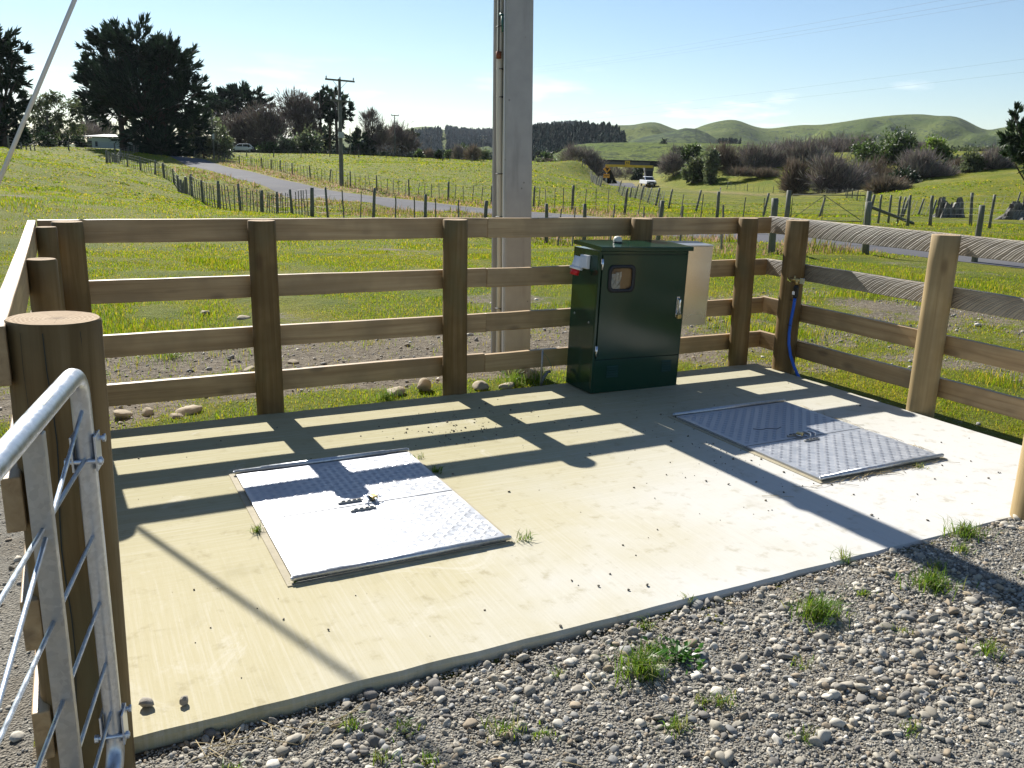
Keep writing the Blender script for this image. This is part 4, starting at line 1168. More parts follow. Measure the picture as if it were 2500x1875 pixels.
wire_fence('post and wire fence along the bright paddock, right of the concrete pole', [(19.11,37.59),(19.62,33.4),(19.47,30.58),(19.71,25.71),(21.89,23.53),(22.86,21.75),(23.65,20.07)], 4.0, .9, h=1.12, rp=.062)
wire_fence('dark post and wire fence in front of the two tree stumps', [(25.8,17.92),(28.88,19.56),(25.7,15.79),(27.27,15.91),(27.94,15.23),(26.39,13.15),(26.75,11.81)], 1.9, 0, h=1.15, rp=.055)
wire_fence('fence of leaning pale battens climbing beside the road to the rail bridge', [(72.2,114.83),(72.16,112.14),(46.95,69.8),(49.34,70.22),(37.43,49.66),(29.61,36.07),(26.7,28.44),(28.7,27.28),(33.98,28.45),(39.21,27.14)], 5.0, .95, h=1.1, lean=.22, jitter=.05, dropper_mat=M['pale_batten'])
wire_fence('leaning pale battens fence on the slope behind the tree stumps', [(41.03,28.62),(58.87,38.41),(60.8,37.51),(62.31,36.81),(63.23,34.11)], 5.0, 1.5, h=1.1, lean=.3, jitter=.05, dropper_mat=M['pale_batten'])
wire_fence('small pale paling fence running below the grey brown thicket', [(84.86,94.72),(82.57,84.82),(82.89,80.58),(81.53,74.9),(79.47,68.44),(64.34,52.51),(63.05,49.69)], 6, 1.3, h=1.0, rp=.05, wires=3, dropper_mat=M['pale_batten'])
wire_fence('far wire fence along the back edge of the bright paddock, before the bare trees', [(16.87,136.62),(22.33,130.84),(29.1,124.45),(36.32,125.43),(40.54,125.01),(45.89,119.29),(52.46,117.01),(57.05,116.36)], 4.5, 1.6, h=1.05, wires=3, wr=.008)
wire_fence('open rail and wire fence in front of the pale shed', [(-5.7,83.8),(-4.16,113.24),(-2.01,113.88),(-0.02,114.01),(2.23,114.59),(4.52,115.73)], 5.5, 0, h=1.05, wires=4, wr=.01, rp=.08)
wire_fence('short fence across the end of the paddock behind the lane bend', [(1.86,79.59),(4.65,107.92),(6.14,112.49),(10.78,138.06),(13.56,136.59)], 4, 1.2, h=1.0, wires=4, wr=.008)

# farm gate on the far side of the lane
ga, gb = Vector((23.09,19.43,0)), Vector((25.26,17.51,0))
ga.z, gb.z = h1(ga.x, ga.y), h1(gb.x, gb.y)
fg = thing('farm_gate', 'distant grey tube field gate with crossed braces between two posts', 'gate', ga, math.atan2(gb.y - ga.y, gb.x - ga.x))
L = (gb - ga).length
dz = (gb.z - ga.z) / L
def gp_(x, z): return (x, 0, z + dz * x)
mb = MB(); mb.tube([gp_(.15, .15), gp_(.15, 1.12), gp_(L - .15, 1.12), gp_(L - .15, .15), gp_(.15, .15)], .022, 8); mb.build('frame', M['fence_post'], fg)
for a, b in (((L * .45, 1.1), (.2, .2)), ((L * .45, 1.1), (L - .2, .2)), ((L * .45, 1.1), (L * .45, .15))):
    mb = MB(); mb.tube([gp_(*a), gp_(*b)], .014, 6); mb.build('brace', M['fence_post'], fg)
for z in (.35, .55, .75, .93):
    mb = MB(); mb.tube([gp_(.15, z), gp_(L - .15, z)], .004, 4); mb.build('rod', M['wire'], fg)
for p_, lab in ((ga, 'stout weathered post at the left end of the distant field gate'), (gb, 'stout weathered post at the right end of the distant field gate, with a slanting brace')):
    t = thing('gate_post', lab, 'gate post', p_)
    mb = MB(); mb.tube([(0, 0, -.3), (.01, 0, .6), (0, .01, 1.28)], [.105, .10, .09], 10); mb.build('post', M['fence_post'], t)
    if p_ is gb:
        mb = MB(); mb.tube([(.05, 0, .72), (2.3, -.3, .08)], .06, 8); mb.build('brace', M['fence_post'], t)

# ------------------------------------------------------------------ tree stumps
STUMP = wood('silvered_stump', 'z', (.02, .017, .014), (.12, .11, .098), (.36, .35, .32), grain=8, knots=False, green=.25)
def stump(x, y, w, h, seed, lab):
    """a broken, hollow stump: jagged shards of trunk round a dark heart, roots running out"""
    g = np.random.default_rng(seed); mb = MB(); n = 64; lev = 12; vs = []
    rim = 1 + 1.1 * (fnoise(np.cos(np.linspace(0, 6.283, n, endpoint=False)) * 2.6 + seed, np.sin(np.linspace(0, 6.283, n, endpoint=False)) * 2.6, 8, 4) - .62)
    fl = np.linspace(0, 6.283, n, endpoint=False)
    for ring, (r0, up_) in enumerate(((1, True), (.62, False))):
        for j in range(lev):
            t = j / (lev - 1) if up_ else 1 - j / (lev - 1)
            for k in range(n):
                a = fl[k]; lump = float(fnoise(3 * math.cos(a) + seed * 9, 3 * math.sin(a) + t * .8, 6, 4)) - .5
                root = max(0, math.sin(3 * a + seed) ** 3) * (1 - t) ** 2.2 * .75
                q = w * .5 * r0 * (.86 + .9 * lump + (root if up_ else 0) - .10 * t)
                vs.append((q * math.cos(a) + .12 * t * w * math.sin(seed), q * .75 * math.sin(a), h * t * rim[k] - .1 if up_ else max(.2, h * t * rim[k] * .98 - .1)))
    L_ = 2 * lev
    fs = [(j * n + k, j * n + (k + 1) % n, (j + 1) * n + (k + 1) % n, (j + 1) * n + k) for j in range(L_ - 1) for k in range(n)]
    fs.append(tuple((L_ - 1) * n + k for k in range(n)))
    mb.add(vs, fs, False)
    o = mb.build('tree_stump', STUMP)
    o.location = (x, y, h1(x, y)); tag(o, lab, 'tree stump')
sx, sy = (41.27,25.86)
stump(sx, sy, 1.6, 1.05, 3, 'tall silvered tree stump with flared roots, left of the pair')
sx, sy = (41.16,21.9)
stump(sx, sy, 1.7, .9, 8, 'squat grey tree stump at the right hand edge of the paddock')

# ------------------------------------------------------------------ wooden power poles along the lane
def wood_pole(x, y, h, label, arms, r_=.15, rz=-.25, plate=None, ins=3, armw=2.0):
    t = thing('power_pole', label, 'power pole', (x, y, h1(x, y)), rz)
    mb = MB(); mb.tube([(0, 0, -.5), (0, 0, 0), (0, 0, h * .5), (0, 0, h)], [r_ * 1.05, r_, r_ * .82, r_ * .62], 10); mb.build('pole', M['fence_post'], t)
    for (z, w_) in arms:
        mb = MB(); mb.box((0, -.12, z), (w_, .10, .12), Matrix.Rotation(.012, 3, 'Y'))
        a = mb.build('crossarm', M['fence_post'], t)
        mb = MB()
        for k in np.linspace(-w_ / 2 + .08, w_ / 2 - .08, ins): mb.tube([(k, -.12, z + .05), (k, -.12, z + .14), (k, -.12, z + .26)], [.025, .06, .04], 6)
        mb.build('insulators', M['white_plastic'], a)
        mb = MB()
        for s in (-1, 1): mb.tube([(s * .55, -.1, z - .03), (0, -.1, z - .62)], .018, 5)
        mb.build('arm_brace', M['wire'], a)
    if plate:
        z, w_, hh = plate
        mb = MB(); mb.prism([(-w_ / 2, -r_ * .2), (w_ / 2, -r_ * .2), (w_ / 2, -r_ - .02), (-w_ / 2, -r_ - .02)], 'z', z, z + hh); mb.build('plate', plain('pole_plate', (.36, .40, .38), .5), t)
    return t
px_, py_ = (16.8,58.74)
P1H = 7.6
wood_pole(px_, py_, P1H, 'big wooden power pole with two crossarms standing in the lane fence', [(P1H - .12, 2.25), (P1H - 1.55, 1.6)], .17, .1, (P1H * .455, .40, .42))
wood_pole(*(50.34,141.54), 7.2, 'thin distant power pole with a single crossarm among the bare trees', [(7.1, 1.5)], .12, .1, None, 2)
wood_pole(*(17.08,121.36), 6.0, 'dark power pole with a white plate in front of the pale leafed bushes', [(5.9, 1.3)], .13, .3, (2.65, .32, .75), 2)
wood_pole(*(40.42,134.99), 4.2, 'short plain pole just right of the two crossarm power pole', [], .09, 0)
wood_pole(*(129.85,274.94), 10.5, 'distant power pole close left of the concrete pole', [(10.3, 2.6), (9.2, 2.6)], .2, .1, None, 3)
wood_pole(*(121.45,302.42), 9.0, 'faint plain pole far off before the forested hill', [(8.9, 1.6)], .15, .3, None, 2)

def wire_run(a, b, sag, r_, name, label, group=None, n=24):
    a, b = Vector(a), Vector(b); mb = MB()
    pts = [a.lerp(b, i / n) - Vector((0, 0, sag * 4 * (i / n) * (1 - i / n))) for i in range(n + 1)]
    o = (mb.tube([p - a for p in pts], r_, 4, cap=False), mb.build(name, M['line'], recalc=False))[1]; o.location = a
    return tag(o, label, 'power line', group)
for i, (A_, B_) in enumerate([((92.93,195.29,22.6),(56.59,39.4,14.03)),((92.86,195.1,21.83),(59.27,38.03,14.12)),((92.82,194.99,21.39),(61.2,37.05,14.18)),((100.79,211.39,12.0),(72.81,39.6,11.67)),((100.67,211.07,10.68),(72.71,39.34,10.57))]):
    wire_run(A_, B_, .6, .0075, 'power_line', ['topmost of the three close power lines in the upper right sky', 'middle of the three close power lines in the upper right sky', 'lowest of the three close power lines in the upper right sky', 'upper of the two power lines dipping low over the hills', 'lower of the two power lines dipping low over the hills'][i], 'power lines across the sky')
wire_run((16.83,123.72,8.97), (29.57,137.29,10.32), 1.9, .013, 'power_line', 'lower of the bright wires sagging in front of the flat topped tree', 'wires by the flat topped tree')
wire_run((17.58,125.77,9.35), (30.31,139.32,10.6), 1.5, .013, 'power_line', 'upper of the bright wires sagging in front of the flat topped tree', 'wires by the flat topped tree')

# ------------------------------------------------------------------ rail bridge over the road
bo = Vector((102.23,145.92,-2.39)); bo.z = h1(bo.x, bo.y)
br = thing('rail_bridge', 'low dark rail bridge on two piers over the road', 'bridge', bo, math.atan2(RH.y, RH.x))
zt = 2.62 - bo.z      # top of the deck
M['bridge_dark'] = plain('tarred_timber', (.022, .022, .024), .8, scale=2)
M['bridge_grey'] = plain('weathered_girder', (.15, .155, .16), .75, scale=2, var=.2)
M['pier'] = plain('dark_pier', (.05, .052, .058), .85, scale=1.2, var=.3)
M['yellow'] = plain('yellow_beam_paint', (.78, .48, .02), .5, scale=2, var=.2)
mb = MB(); mb.bb(-6.2, 8.6, -1.6, 2.2, zt - .32, zt); mb.build('deck', M['bridge_dark'], br)
mb = MB(); mb.bb(-6.0, 4.4, -1.2, -.85, zt - 1.02, zt - .322); mb.bb(-6.0, 4.4, 1.4, 1.75, zt - 1.02, zt - .322); mb.build('girder', M['bridge_grey'], br)
mb = MB(); mb.bb(4.41, 8.6, -1.3, -.9, zt - 1.15, zt - .322); mb.build('approach_girder', M['bridge_dark'], br)
for x0, x1 in ((-5.1, -4.0), (3.75, 5.15)):
    mb = MB(); mb.bb(x0, x1, -1.3, 2.0, -.6, zt - 1.03); p_ = mb.build('pier', M['pier'], br, bevel=.05)
    mb = MB(); mb.bb(x0 - .08, x1 + .08, -1.42, 2.1, zt - 2.0, zt - 1.035); mb.build('pier_cap', M['bridge_grey'], p_, bevel=.04)
mb = MB(); mb.bb(-7.6, -6.0, -1.6, 2.3, -.6, zt - .34); mb.build('abutment', M['bridge_grey'], br)
bm = MB(); bm.bb(-4.75, 5.0, -1.95, -1.62, zt - 1.42, zt - .92); bb2 = bm.build('warning_beam', M['yellow'], br)
sg = MB(); sg.bb(-.78, .20, -2.02, -1.96, zt - .95, zt - .14); sp_ = sg.build('height_sign', M['yellow'], bb2)
mb = MB()
for (x, w_, h_, z) in ((-.50, .07, .38, 0), (-.42, .20, .07, .02), (-.36, .07, .46, 0), (-.27, .06, .06, -.18), (-.10, .08, .40, 0), (-.03, .20, .07, .17), (.0, .2, .07, -.17)): mb.box((x, -2.035, zt - .54 + z), (w_, .02, h_))
mb.build('numerals', M['black'], sp_)

# warning sign at the roadside
sx, sy, sz = (72.59,108.16,-1.05)
ws = thing('road_sign', 'yellow diamond road sign over a small yellow plate', 'road sign', (sx, sy, h1(sx, sy)), math.atan2(RH.y, RH.x) + .15)
zc = 0.98 - ws.location.z
mb = MB(); mb.tube([(0, .04, -.3), (0, .04, zc + .4)], .045, 8); mb.build('post', M['rawwhite'], ws)
M['sign_yellow'] = plain('sign_yellow', (.72, .30, .008), .45, var=.05)
mb = MB(); q = .60; mb.prism([(0, zc - q), (q, zc), (0, zc + q), (-q, zc)], 'y', -.02, .0); dm = mb.build('diamond', M['sign_yellow'], ws)
mb = MB()
for (x, z, w_, h_, a) in ((-.10, .12, .40, .10, .6), (.05, .0, .46, .09, -1.1), (.10, -.14, .10, .40, .35), (.24, .10, .10, .22, .5), (-.16, .18, .20, .16, .2), (.0, -.05, .22, .12, .3)):
    mb.box((x, -.03, zc + z), (w_, .015, h_), Matrix.Rotation(a, 3, 'Y'))
mb.build('symbol', M['black'], dm)
mb = MB(); mb.bb(-.48, .48, -.02, 0, zc - 1.30, zc - .68); pl_ = mb.build('plate', M['sign_yellow'], ws)
mb = MB(); [mb.box((-.30 + i * .15, -.03, zc - .92), (.10, .01, .10)) for i in range(5)]; mb.box((0, -.03, zc - 1.1), (.12, .01, .08)); mb.build('print', M['black'], pl_)
ex, ey, ez = (74.35,83.77,-1.73)
mk = thing('marker_post', 'slim white roadside marker post on the straw coloured verge', 'marker post', (ex, ey, h1(ex, ey)))
mb = MB(); mb.bb(-.06, .06, -.03, .03, -.2, 1.15); mb.build('post', M['rawwhite'], mk, bevel=.01)
mb = MB(); mb.bb(-.05, .05, -.034, -.031, .85, 1.02); mb.build('band', M['red_plastic'], mk)

# ------------------------------------------------------------------ vehicles
def wheel(parent, x, y, r_, w_):
    mb = MB(); mb.tube([(0, -w_ / 2, 0), (0, -w_ * .4, 0), (0, w_ * .4, 0), (0, w_ / 2, 0)], [r_ * .92, r_, r_, r_ * .92], 20)
    o = mb.build('wheel', M['black'], parent, (x, y, r_))
    mb = MB(); mb.tube([(0, -w_ / 2 - .012, 0), (0, w_ / 2 + .012, 0)], r_ * .58, 14); mb.build('rim', M['galv_dull'], o)
    return o
def shell(name, sections, mat, parent, inset=.10):
    """car bodywork: side outline swept across the width with the top drawn in"""
    mb = MB(); n = len(sections[0][1]); vs = []
    for y, o in sections: vs += [(x, y, z) for x, z in o]
    m_ = len(sections)
    mb.add(vs, [(j * n + k, j * n + (k + 1) % n, (j + 1) * n + (k + 1) % n, (j + 1) * n + k) for j in range(m_ - 1) for k in range(n)] + [tuple(range(n)), tuple(range((m_ - 1) * n, m_ * n))])
    return mb.build(name, mat, parent, bevel=.04)
ux, uy, uz = (89.13,120.29,-1.87)
ute = thing('pickup_truck', 'white pickup truck driving out from under the rail bridge', 'pickup truck', (ux, uy, h1(ux, uy) + .10), math.atan2(-FH.y, -FH.x) + .12)
lo = [(2.45, .42), (2.50, .62), (2.42, .92), (1.25, 1.05), (-.55, 1.05), (-.60, 1.06), (-2.45, 1.06), (-2.5, .5), (-2.4, .42)]
shell('body', [(-.86, lo), (.86, lo)], M['rawwhite'], ute)
cb = [(1.15, 1.03), (.45, 1.62), (-.45, 1.66), (-.75, 1.03)]
cab_ = shell('cabin', [(-.80, [(x * .99, 1.03 if z < 1.1 else z) for x, z in cb]), (-.66, cb), (.66, cb), (.80, [(x * .99, 1.03 if z < 1.1 else z) for x, z in cb])], M['rawwhite'], ute)
mb = MB(); mb.add([(1.12, -.70, 1.08), (1.12, .70, 1.08), (.56, .62, 1.57), (.56, -.62, 1.57)], [(0, 1, 2, 3)]); ws_ = mb.build('windscreen', M['dark_glass'], cab_, recalc=False); ws_.location = (.028, 0, .01)
for s in (-1, 1):
    mb = MB(); mb.add([(.92, s * .822, 1.10), (-.62, s * .822, 1.10), (-.40, s * .822, 1.56), (.46, s * .822, 1.56)], [(0, 1, 2, 3)]); mb.build('side_window', M['dark_glass'], cab_, recalc=False)
    mb = MB(); mb.box((2.47, s * .64, .78), (.06, .30, .18)); mb.build('headlight', M['chrome'], ute, bevel=.02)
    mb = MB(); mb.box((.95, s * .95, 1.18), (.10, .16, .16)); mb.build('mirror', M['black'], ute, bevel=.02)
    for x in (1.55, -1.55): wheel(ute, x, s * .74, .34, .22)
mb = MB(); mb.bb(2.44, 2.62, -.84, .84, .36, .62); mb.build('bumper', M['black'], ute, bevel=.04)
mb = MB(); mb.box((2.50, 0, .77), (.05, .90, .18)); mb.build('grille', M['black'], ute)
mb = MB(); mb.box((2.64, 0, .47), (.02, .42, .13)); mb.build('number_plate', M['rawwhite'], ute)
mb = MB(); mb.bb(-2.40, -.66, -.78, .78, 1.0, 1.07); mb.build('tray', M['black'], ute)

cx, cy, cz = (25.82,149.51,1.64)
car = thing('parked_car', 'pale silver hatchback parked in front of the bare trees', 'car', (cx, cy, h1(cx, cy)), math.atan2(-RH.y, -RH.x) + .25)
M['silver'] = plain('silver_car_paint', (.50, .53, .58), .28, .6, var=.04)
lo = [(2.1, .35), (2.15, .60), (1.95, .82), (1.05, .96), (-1.95, .98), (-2.1, .75), (-2.1, .38)]
shell('body', [(-.84, lo), (.84, lo)], M['silver'], car)
cb = [(1.15, .94), (.35, 1.42), (-1.35, 1.48), (-1.95, .95)]
cab_ = shell('cabin', [(-.78, [(x, .94 if z < 1 else z) for x, z in cb]), (-.62, cb), (.62, cb), (.78, [(x, .94 if z < 1 else z) for x, z in cb])], M['silver'], car)
for s in (-1, 1):
    for q in ([(.88, .99), (-.20, .99), (-.20, 1.36), (.34, 1.36)], [(-.30, .99), (-1.62, .99), (-1.28, 1.38), (-.30, 1.38)]):
        mb = MB(); mb.add([(x, s * .80, z) for x, z in q], [(0, 1, 2, 3)]); mb.build('side_window', M['dark_glass'], cab_, recalc=False)
    for x in (1.35, -1.35): wheel(car, x, s * .74, .31, .20)
    mb = MB(); mb.box((2.08, s * .60, .68), (.10, .32, .14)); mb.build('headlight', M['chrome'], car, bevel=.02)
mb = MB(); mb.add([(1.13, -.66, .98), (1.13, .66, .98), (.42, .58, 1.39), (.42, -.58, 1.39)], [(0, 1, 2, 3)]); o = mb.build('windscreen', M['dark_glass'], cab_, recalc=False); o.location = (.03, 0, .01)

# ------------------------------------------------------------------ pale shed at the back of the paddock
hx, hy, hz = (4.3,156.06,1.81)
sh = thing('shed', 'long low pale green shed with a dark open end, behind the big tree', 'shed', (hx, hy, h1(hx, hy)), math.atan2(RH.y, RH.x) - .35)
M['shed'] = plain('pale_shed_cladding', (.30, .36, .345), .6, scale=1, var=.08)
mb = MB(); mb.bb(-1.6, 5.0, 0, 4, -.2, 1.7); mb.bb(-2.9, -1.6, .4, 4, -.2, 1.5); mb.build('wall', M['shed'], sh)
mb = MB(); mb.prism([(-.3, 1.75), (4.3, 2.2), (4.3, 2.3), (-.3, 1.85)], 'x', -3.2, 5.2); mb.build('roof', plain('shed_roof', (.10, .12, .115), .7, scale=1), sh)
mb = MB(); mb.bb(-2.85, -1.7, .36, .42, -.1, 1.15); mb.build('opening', M['black'], sh)
mb = MB(); mb.bb(-.9, -.4, -.03, .02, .25, 1.05); mb.build('door', M['pier'], sh)

# ------------------------------------------------------------------ hills
def hill(name, label, ridge, foot, back, base, mat, seed, rough=.10, front=1.3):
    """a ridge line in plan and height with a front slope, folded by gullies, and a back slope"""
    P = np.array(ridge, float); s = np.r_[0, np.cumsum(np.linalg.norm(np.diff(P[:, :2], axis=0), axis=1))]
    n = 260; q = np.linspace(0, s[-1], n)
    X = np.interp(q, s, P[:, 0]); Y = np.interp(q, s, P[:, 1]); Z = np.interp(q, s, P[:, 2])
    k = np.array([1, 2, 1]) / 4
    for _ in range(2): Z[1:-1] = np.convolve(Z, k, 'valid')
    T = np.r_[np.linspace(0, 1, 46), np.linspace(1.05, 2, 14)]
    V = np.empty((len(T), n, 3)); hh = Z - base
    dl = np.hypot(X, Y); ux, uy = X / dl, Y / dl
    for i, t in enumerate(T):
        r0 = -foot * (1 - t) if t < 1 else back * (t - 1)
        sh_ = t ** front if t < 1 else 1 - (t - 1) ** 1.4
        sh_ = sh_ if t >= 1 else .65 * sh_ + .35 * (t * t * (3 - 2 * t))
        V[i, :, 0] = X + ux * r0; V[i, :, 1] = Y + uy * r0
        gl = (fnoise(q / 70 + t * foot / 240, np.full(n, t * foot / 150), seed, 4) - .5) * 2
        V[i, :, 2] = base + hh * sh_ + gl * hh * rough * 2.6 * (sstep(0, .25, t) * sstep(.98, .60, t) if t < 1 else 0)
    ii = np.arange(len(T) * n).reshape(len(T), n)
    F = np.stack([ii[:-1, :-1], ii[:-1, 1:], ii[1:, 1:], ii[1:, :-1]], -1).reshape(-1, 4)
    o = mesh_np(name, V.reshape(-1, 3), F, mat, smooth=True)
    tag(o, label, 'hill', kind='structure')
    return V
HA = hill('hills', 'line of folded green pasture hills along the horizon', [(-307.39,1894.93,-9.56),(-19.01,1750.2,7.23),(197.17,1641.37,18.65),(413.63,1533.3,33.19),(485.84,1497.41,38.56),(531.73,1475.84,46.22),(548.13,1469.3,52.97),(570.66,1458.56,56.24),(586.86,1450.12,56.12),(604.47,1439.1,49.66),(640.03,1419.72,46.48),(675.26,1401.76,47.58),(709.35,1385.29,51.76),(740.71,1370.67,57.41),(772.74,1355.55,62.54),(806.69,1338.72,65.24),(828.88,1327.09,64.84),(847.76,1318.02,67.3),(868.47,1307.03,66.46),(881.6,1300.9,68.82),(891.41,1295.11,66.4),(907.71,1288.28,71.97),(929.59,1278.08,75.93),(939.35,1272.15,72.96),(957.1,1260.14,63.38),(975.44,1249.66,60.06),(990.9,1242.91,64.44),(1006.74,1237.16,72.88),(1035.45,1224.59,80.86),(1054.35,1215.58,83.56),(1063.4,1210.05,80.72),(1077.78,1200.45,73.38),(1092.44,1191.61,69.16),(1107.44,1183.62,68.46),(1134.45,1171.11,73.59),(1162.06,1157.94,77.57),(1182.8,1147.0,76.97),(1220.71,1129.27,83.6),(1255.07,1113.53,90.75),(1292.9,1095.61,96.61),(1324.77,1080.07,100.02),(1356.41,1063.94,101.0),(1367.53,1057.07,97.22),(1387.9,1047.41,100.35),(1406.22,1036.89,96.87),(1425.91,1023.21,85.02),(1443.62,1011.09,74.98),(1466.54,1001.37,82.39),(1502.72,983.61,85.86),(1638.64,916.6,97.89),(1853.44,804.15,94.46)], 620, 500, 2.0, M['hill'], 3, .18)
HB = hill('scrub_hill', 'darker scrubby hill in front of the green ridge', [(610.33,905.16,25.07),(633.75,895.61,33.98),(651.72,887.56,38.35),(668.19,880.28,42.69),(682.61,873.97,46.68),(694.12,867.86,46.22),(706.19,860.12,41.14),(715.65,853.38,34.9),(728.63,844.86,28.76)], 200, 200, 8.0, hillmat('scrub_hill', (.055, .085, .022), (.09, .12, .03), (.016, .032, .014), .14), 8, .06)
HC = hill('terrace', 'flat green terrace with a scrubby scarp behind the rail bridge', [(218.51,381.3,5.91),(224.98,378.91,9.24),(228.18,377.61,10.45),(234.44,374.64,11.43),(242.72,370.52,12.02),(253.03,365.3,12.46),(267.47,357.94,12.91),(281.88,350.53,13.13),(294.21,344.14,13.18),(303.47,339.36,13.25),(310.66,335.63,13.25),(333.28,323.9,13.28),(364.14,307.98,13.58),(397.04,290.94,13.71),(428.25,274.64,13.34),(487.41,243.83,12.96)], 85, 600, 2.0, M['terrace'], 5, .05, .8)

# railway bank either side of the bridge
def bank(name, label, a, b, za, zb, w_, seed):
    a, b = np.array(a, float), np.array(b, float); d = (b - a) / np.linalg.norm(b - a); nn = np.array([-d[1], d[0]])
    n = 60; T = np.linspace(-1, 1, 17); V = np.empty((n, 17, 3))
    for i in range(n):
        p = a + (b - a) * i / (n - 1); zt_ = za + (zb - za) * i / (n - 1)
        for j, t in enumerate(T):
            q = p + nn * t * w_; g0 = h1(*q) - .3
            f_ = 1 - sstep(.30, 1, abs(t))
            V[i, j] = (q[0], q[1], g0 + (max(zt_, g0) - g0) * f_ + (vnoise(i * .7, j * .8, seed) - .5) * .7 * f_)
    ii = np.arange(n * 17).reshape(n, 17)
    o = mesh_np(name, V.reshape(-1, 3), np.stack([ii[:-1, :-1], ii[:-1, 1:], ii[1:, 1:], ii[1:, :-1]], -1).reshape(-1, 4), M['bank'], smooth=True)
    tag(o, label, 'embankment', kind='structure')
lft = (97.65,150.71); rgt = (108.78,141.46)
DK = 2.62
bank('railway_bank', 'rough grass railway bank leading to the bridge from the left', lft, (86.57,180.88), DK - .3, DK - 1.4, 9, 1)
bank('railway_bank', 'overgrown railway bank leading away from the bridge to the right', rgt, (142.46,117.23), DK - .3, DK, 9, 2)

# ------------------------------------------------------------------ plants
def leaf_mesh(P, D, L, W, g):
    """one bent diamond per leaf: at P, pointing along D"""
    n = len(P); D = D / (np.linalg.norm(D, axis=1, keepdims=True) + 1e-9)
    s = np.cross(D, g.normal(size=(n, 3))); s /= np.linalg.norm(s, axis=1, keepdims=True) + 1e-9
    nn = np.cross(D, s)
    L = np.broadcast_to(L, n)[:, None]; W = np.broadcast_to(W, n)[:, None]
    V = np.stack([P, P + D * L * .5 + s * W * .5 + nn * W * .12, P + D * L, P + D * L * .5 - s * W * .5 + nn * W * .12], 1)
    F = (np.arange(n) * 4)[:, None] + np.arange(4)[None]
    return V.reshape(-1, 3), F
MAT_LEAF = {
    'cypress': leafmat('cypress_foliage', (.020, .036, .020), .18, .6, .2),
    'dark': leafmat('dark_foliage', (.024, .042, .018), .2, .55, .3),
    'gum': leafmat('gum_foliage', (.085, .105, .045), .35),
    'green': leafmat('green_foliage', (.060, .092, .026), .3),
    'silver': leafmat('silvery_foliage', (.105, .125, .062), .3, .4, .5),
    'bright': leafmat('bright_foliage', (.105, .150, .026), .4),
    'twig': leafmat('bare_twigs', (.205, .178, .155), .08, .8, .15),
    'twigdark': leafmat('dark_bare_twigs', (.150, .125, .105), .08, .8, .15),
    'brown': leafmat('russet_twigs', (.165, .132, .095), .12, .8, .15),
    'pine': leafmat('pine_needles', (.022, .040, .020), .15, .6, .25),
}
BARK = plain('tree_bark', (.075, .058, .045), .9, 0, .15, var=.3, scale=3)
BARK_PALE = plain('pale_bark', (.16, .135, .11), .9, 0, .15, var=.3, scale=3)
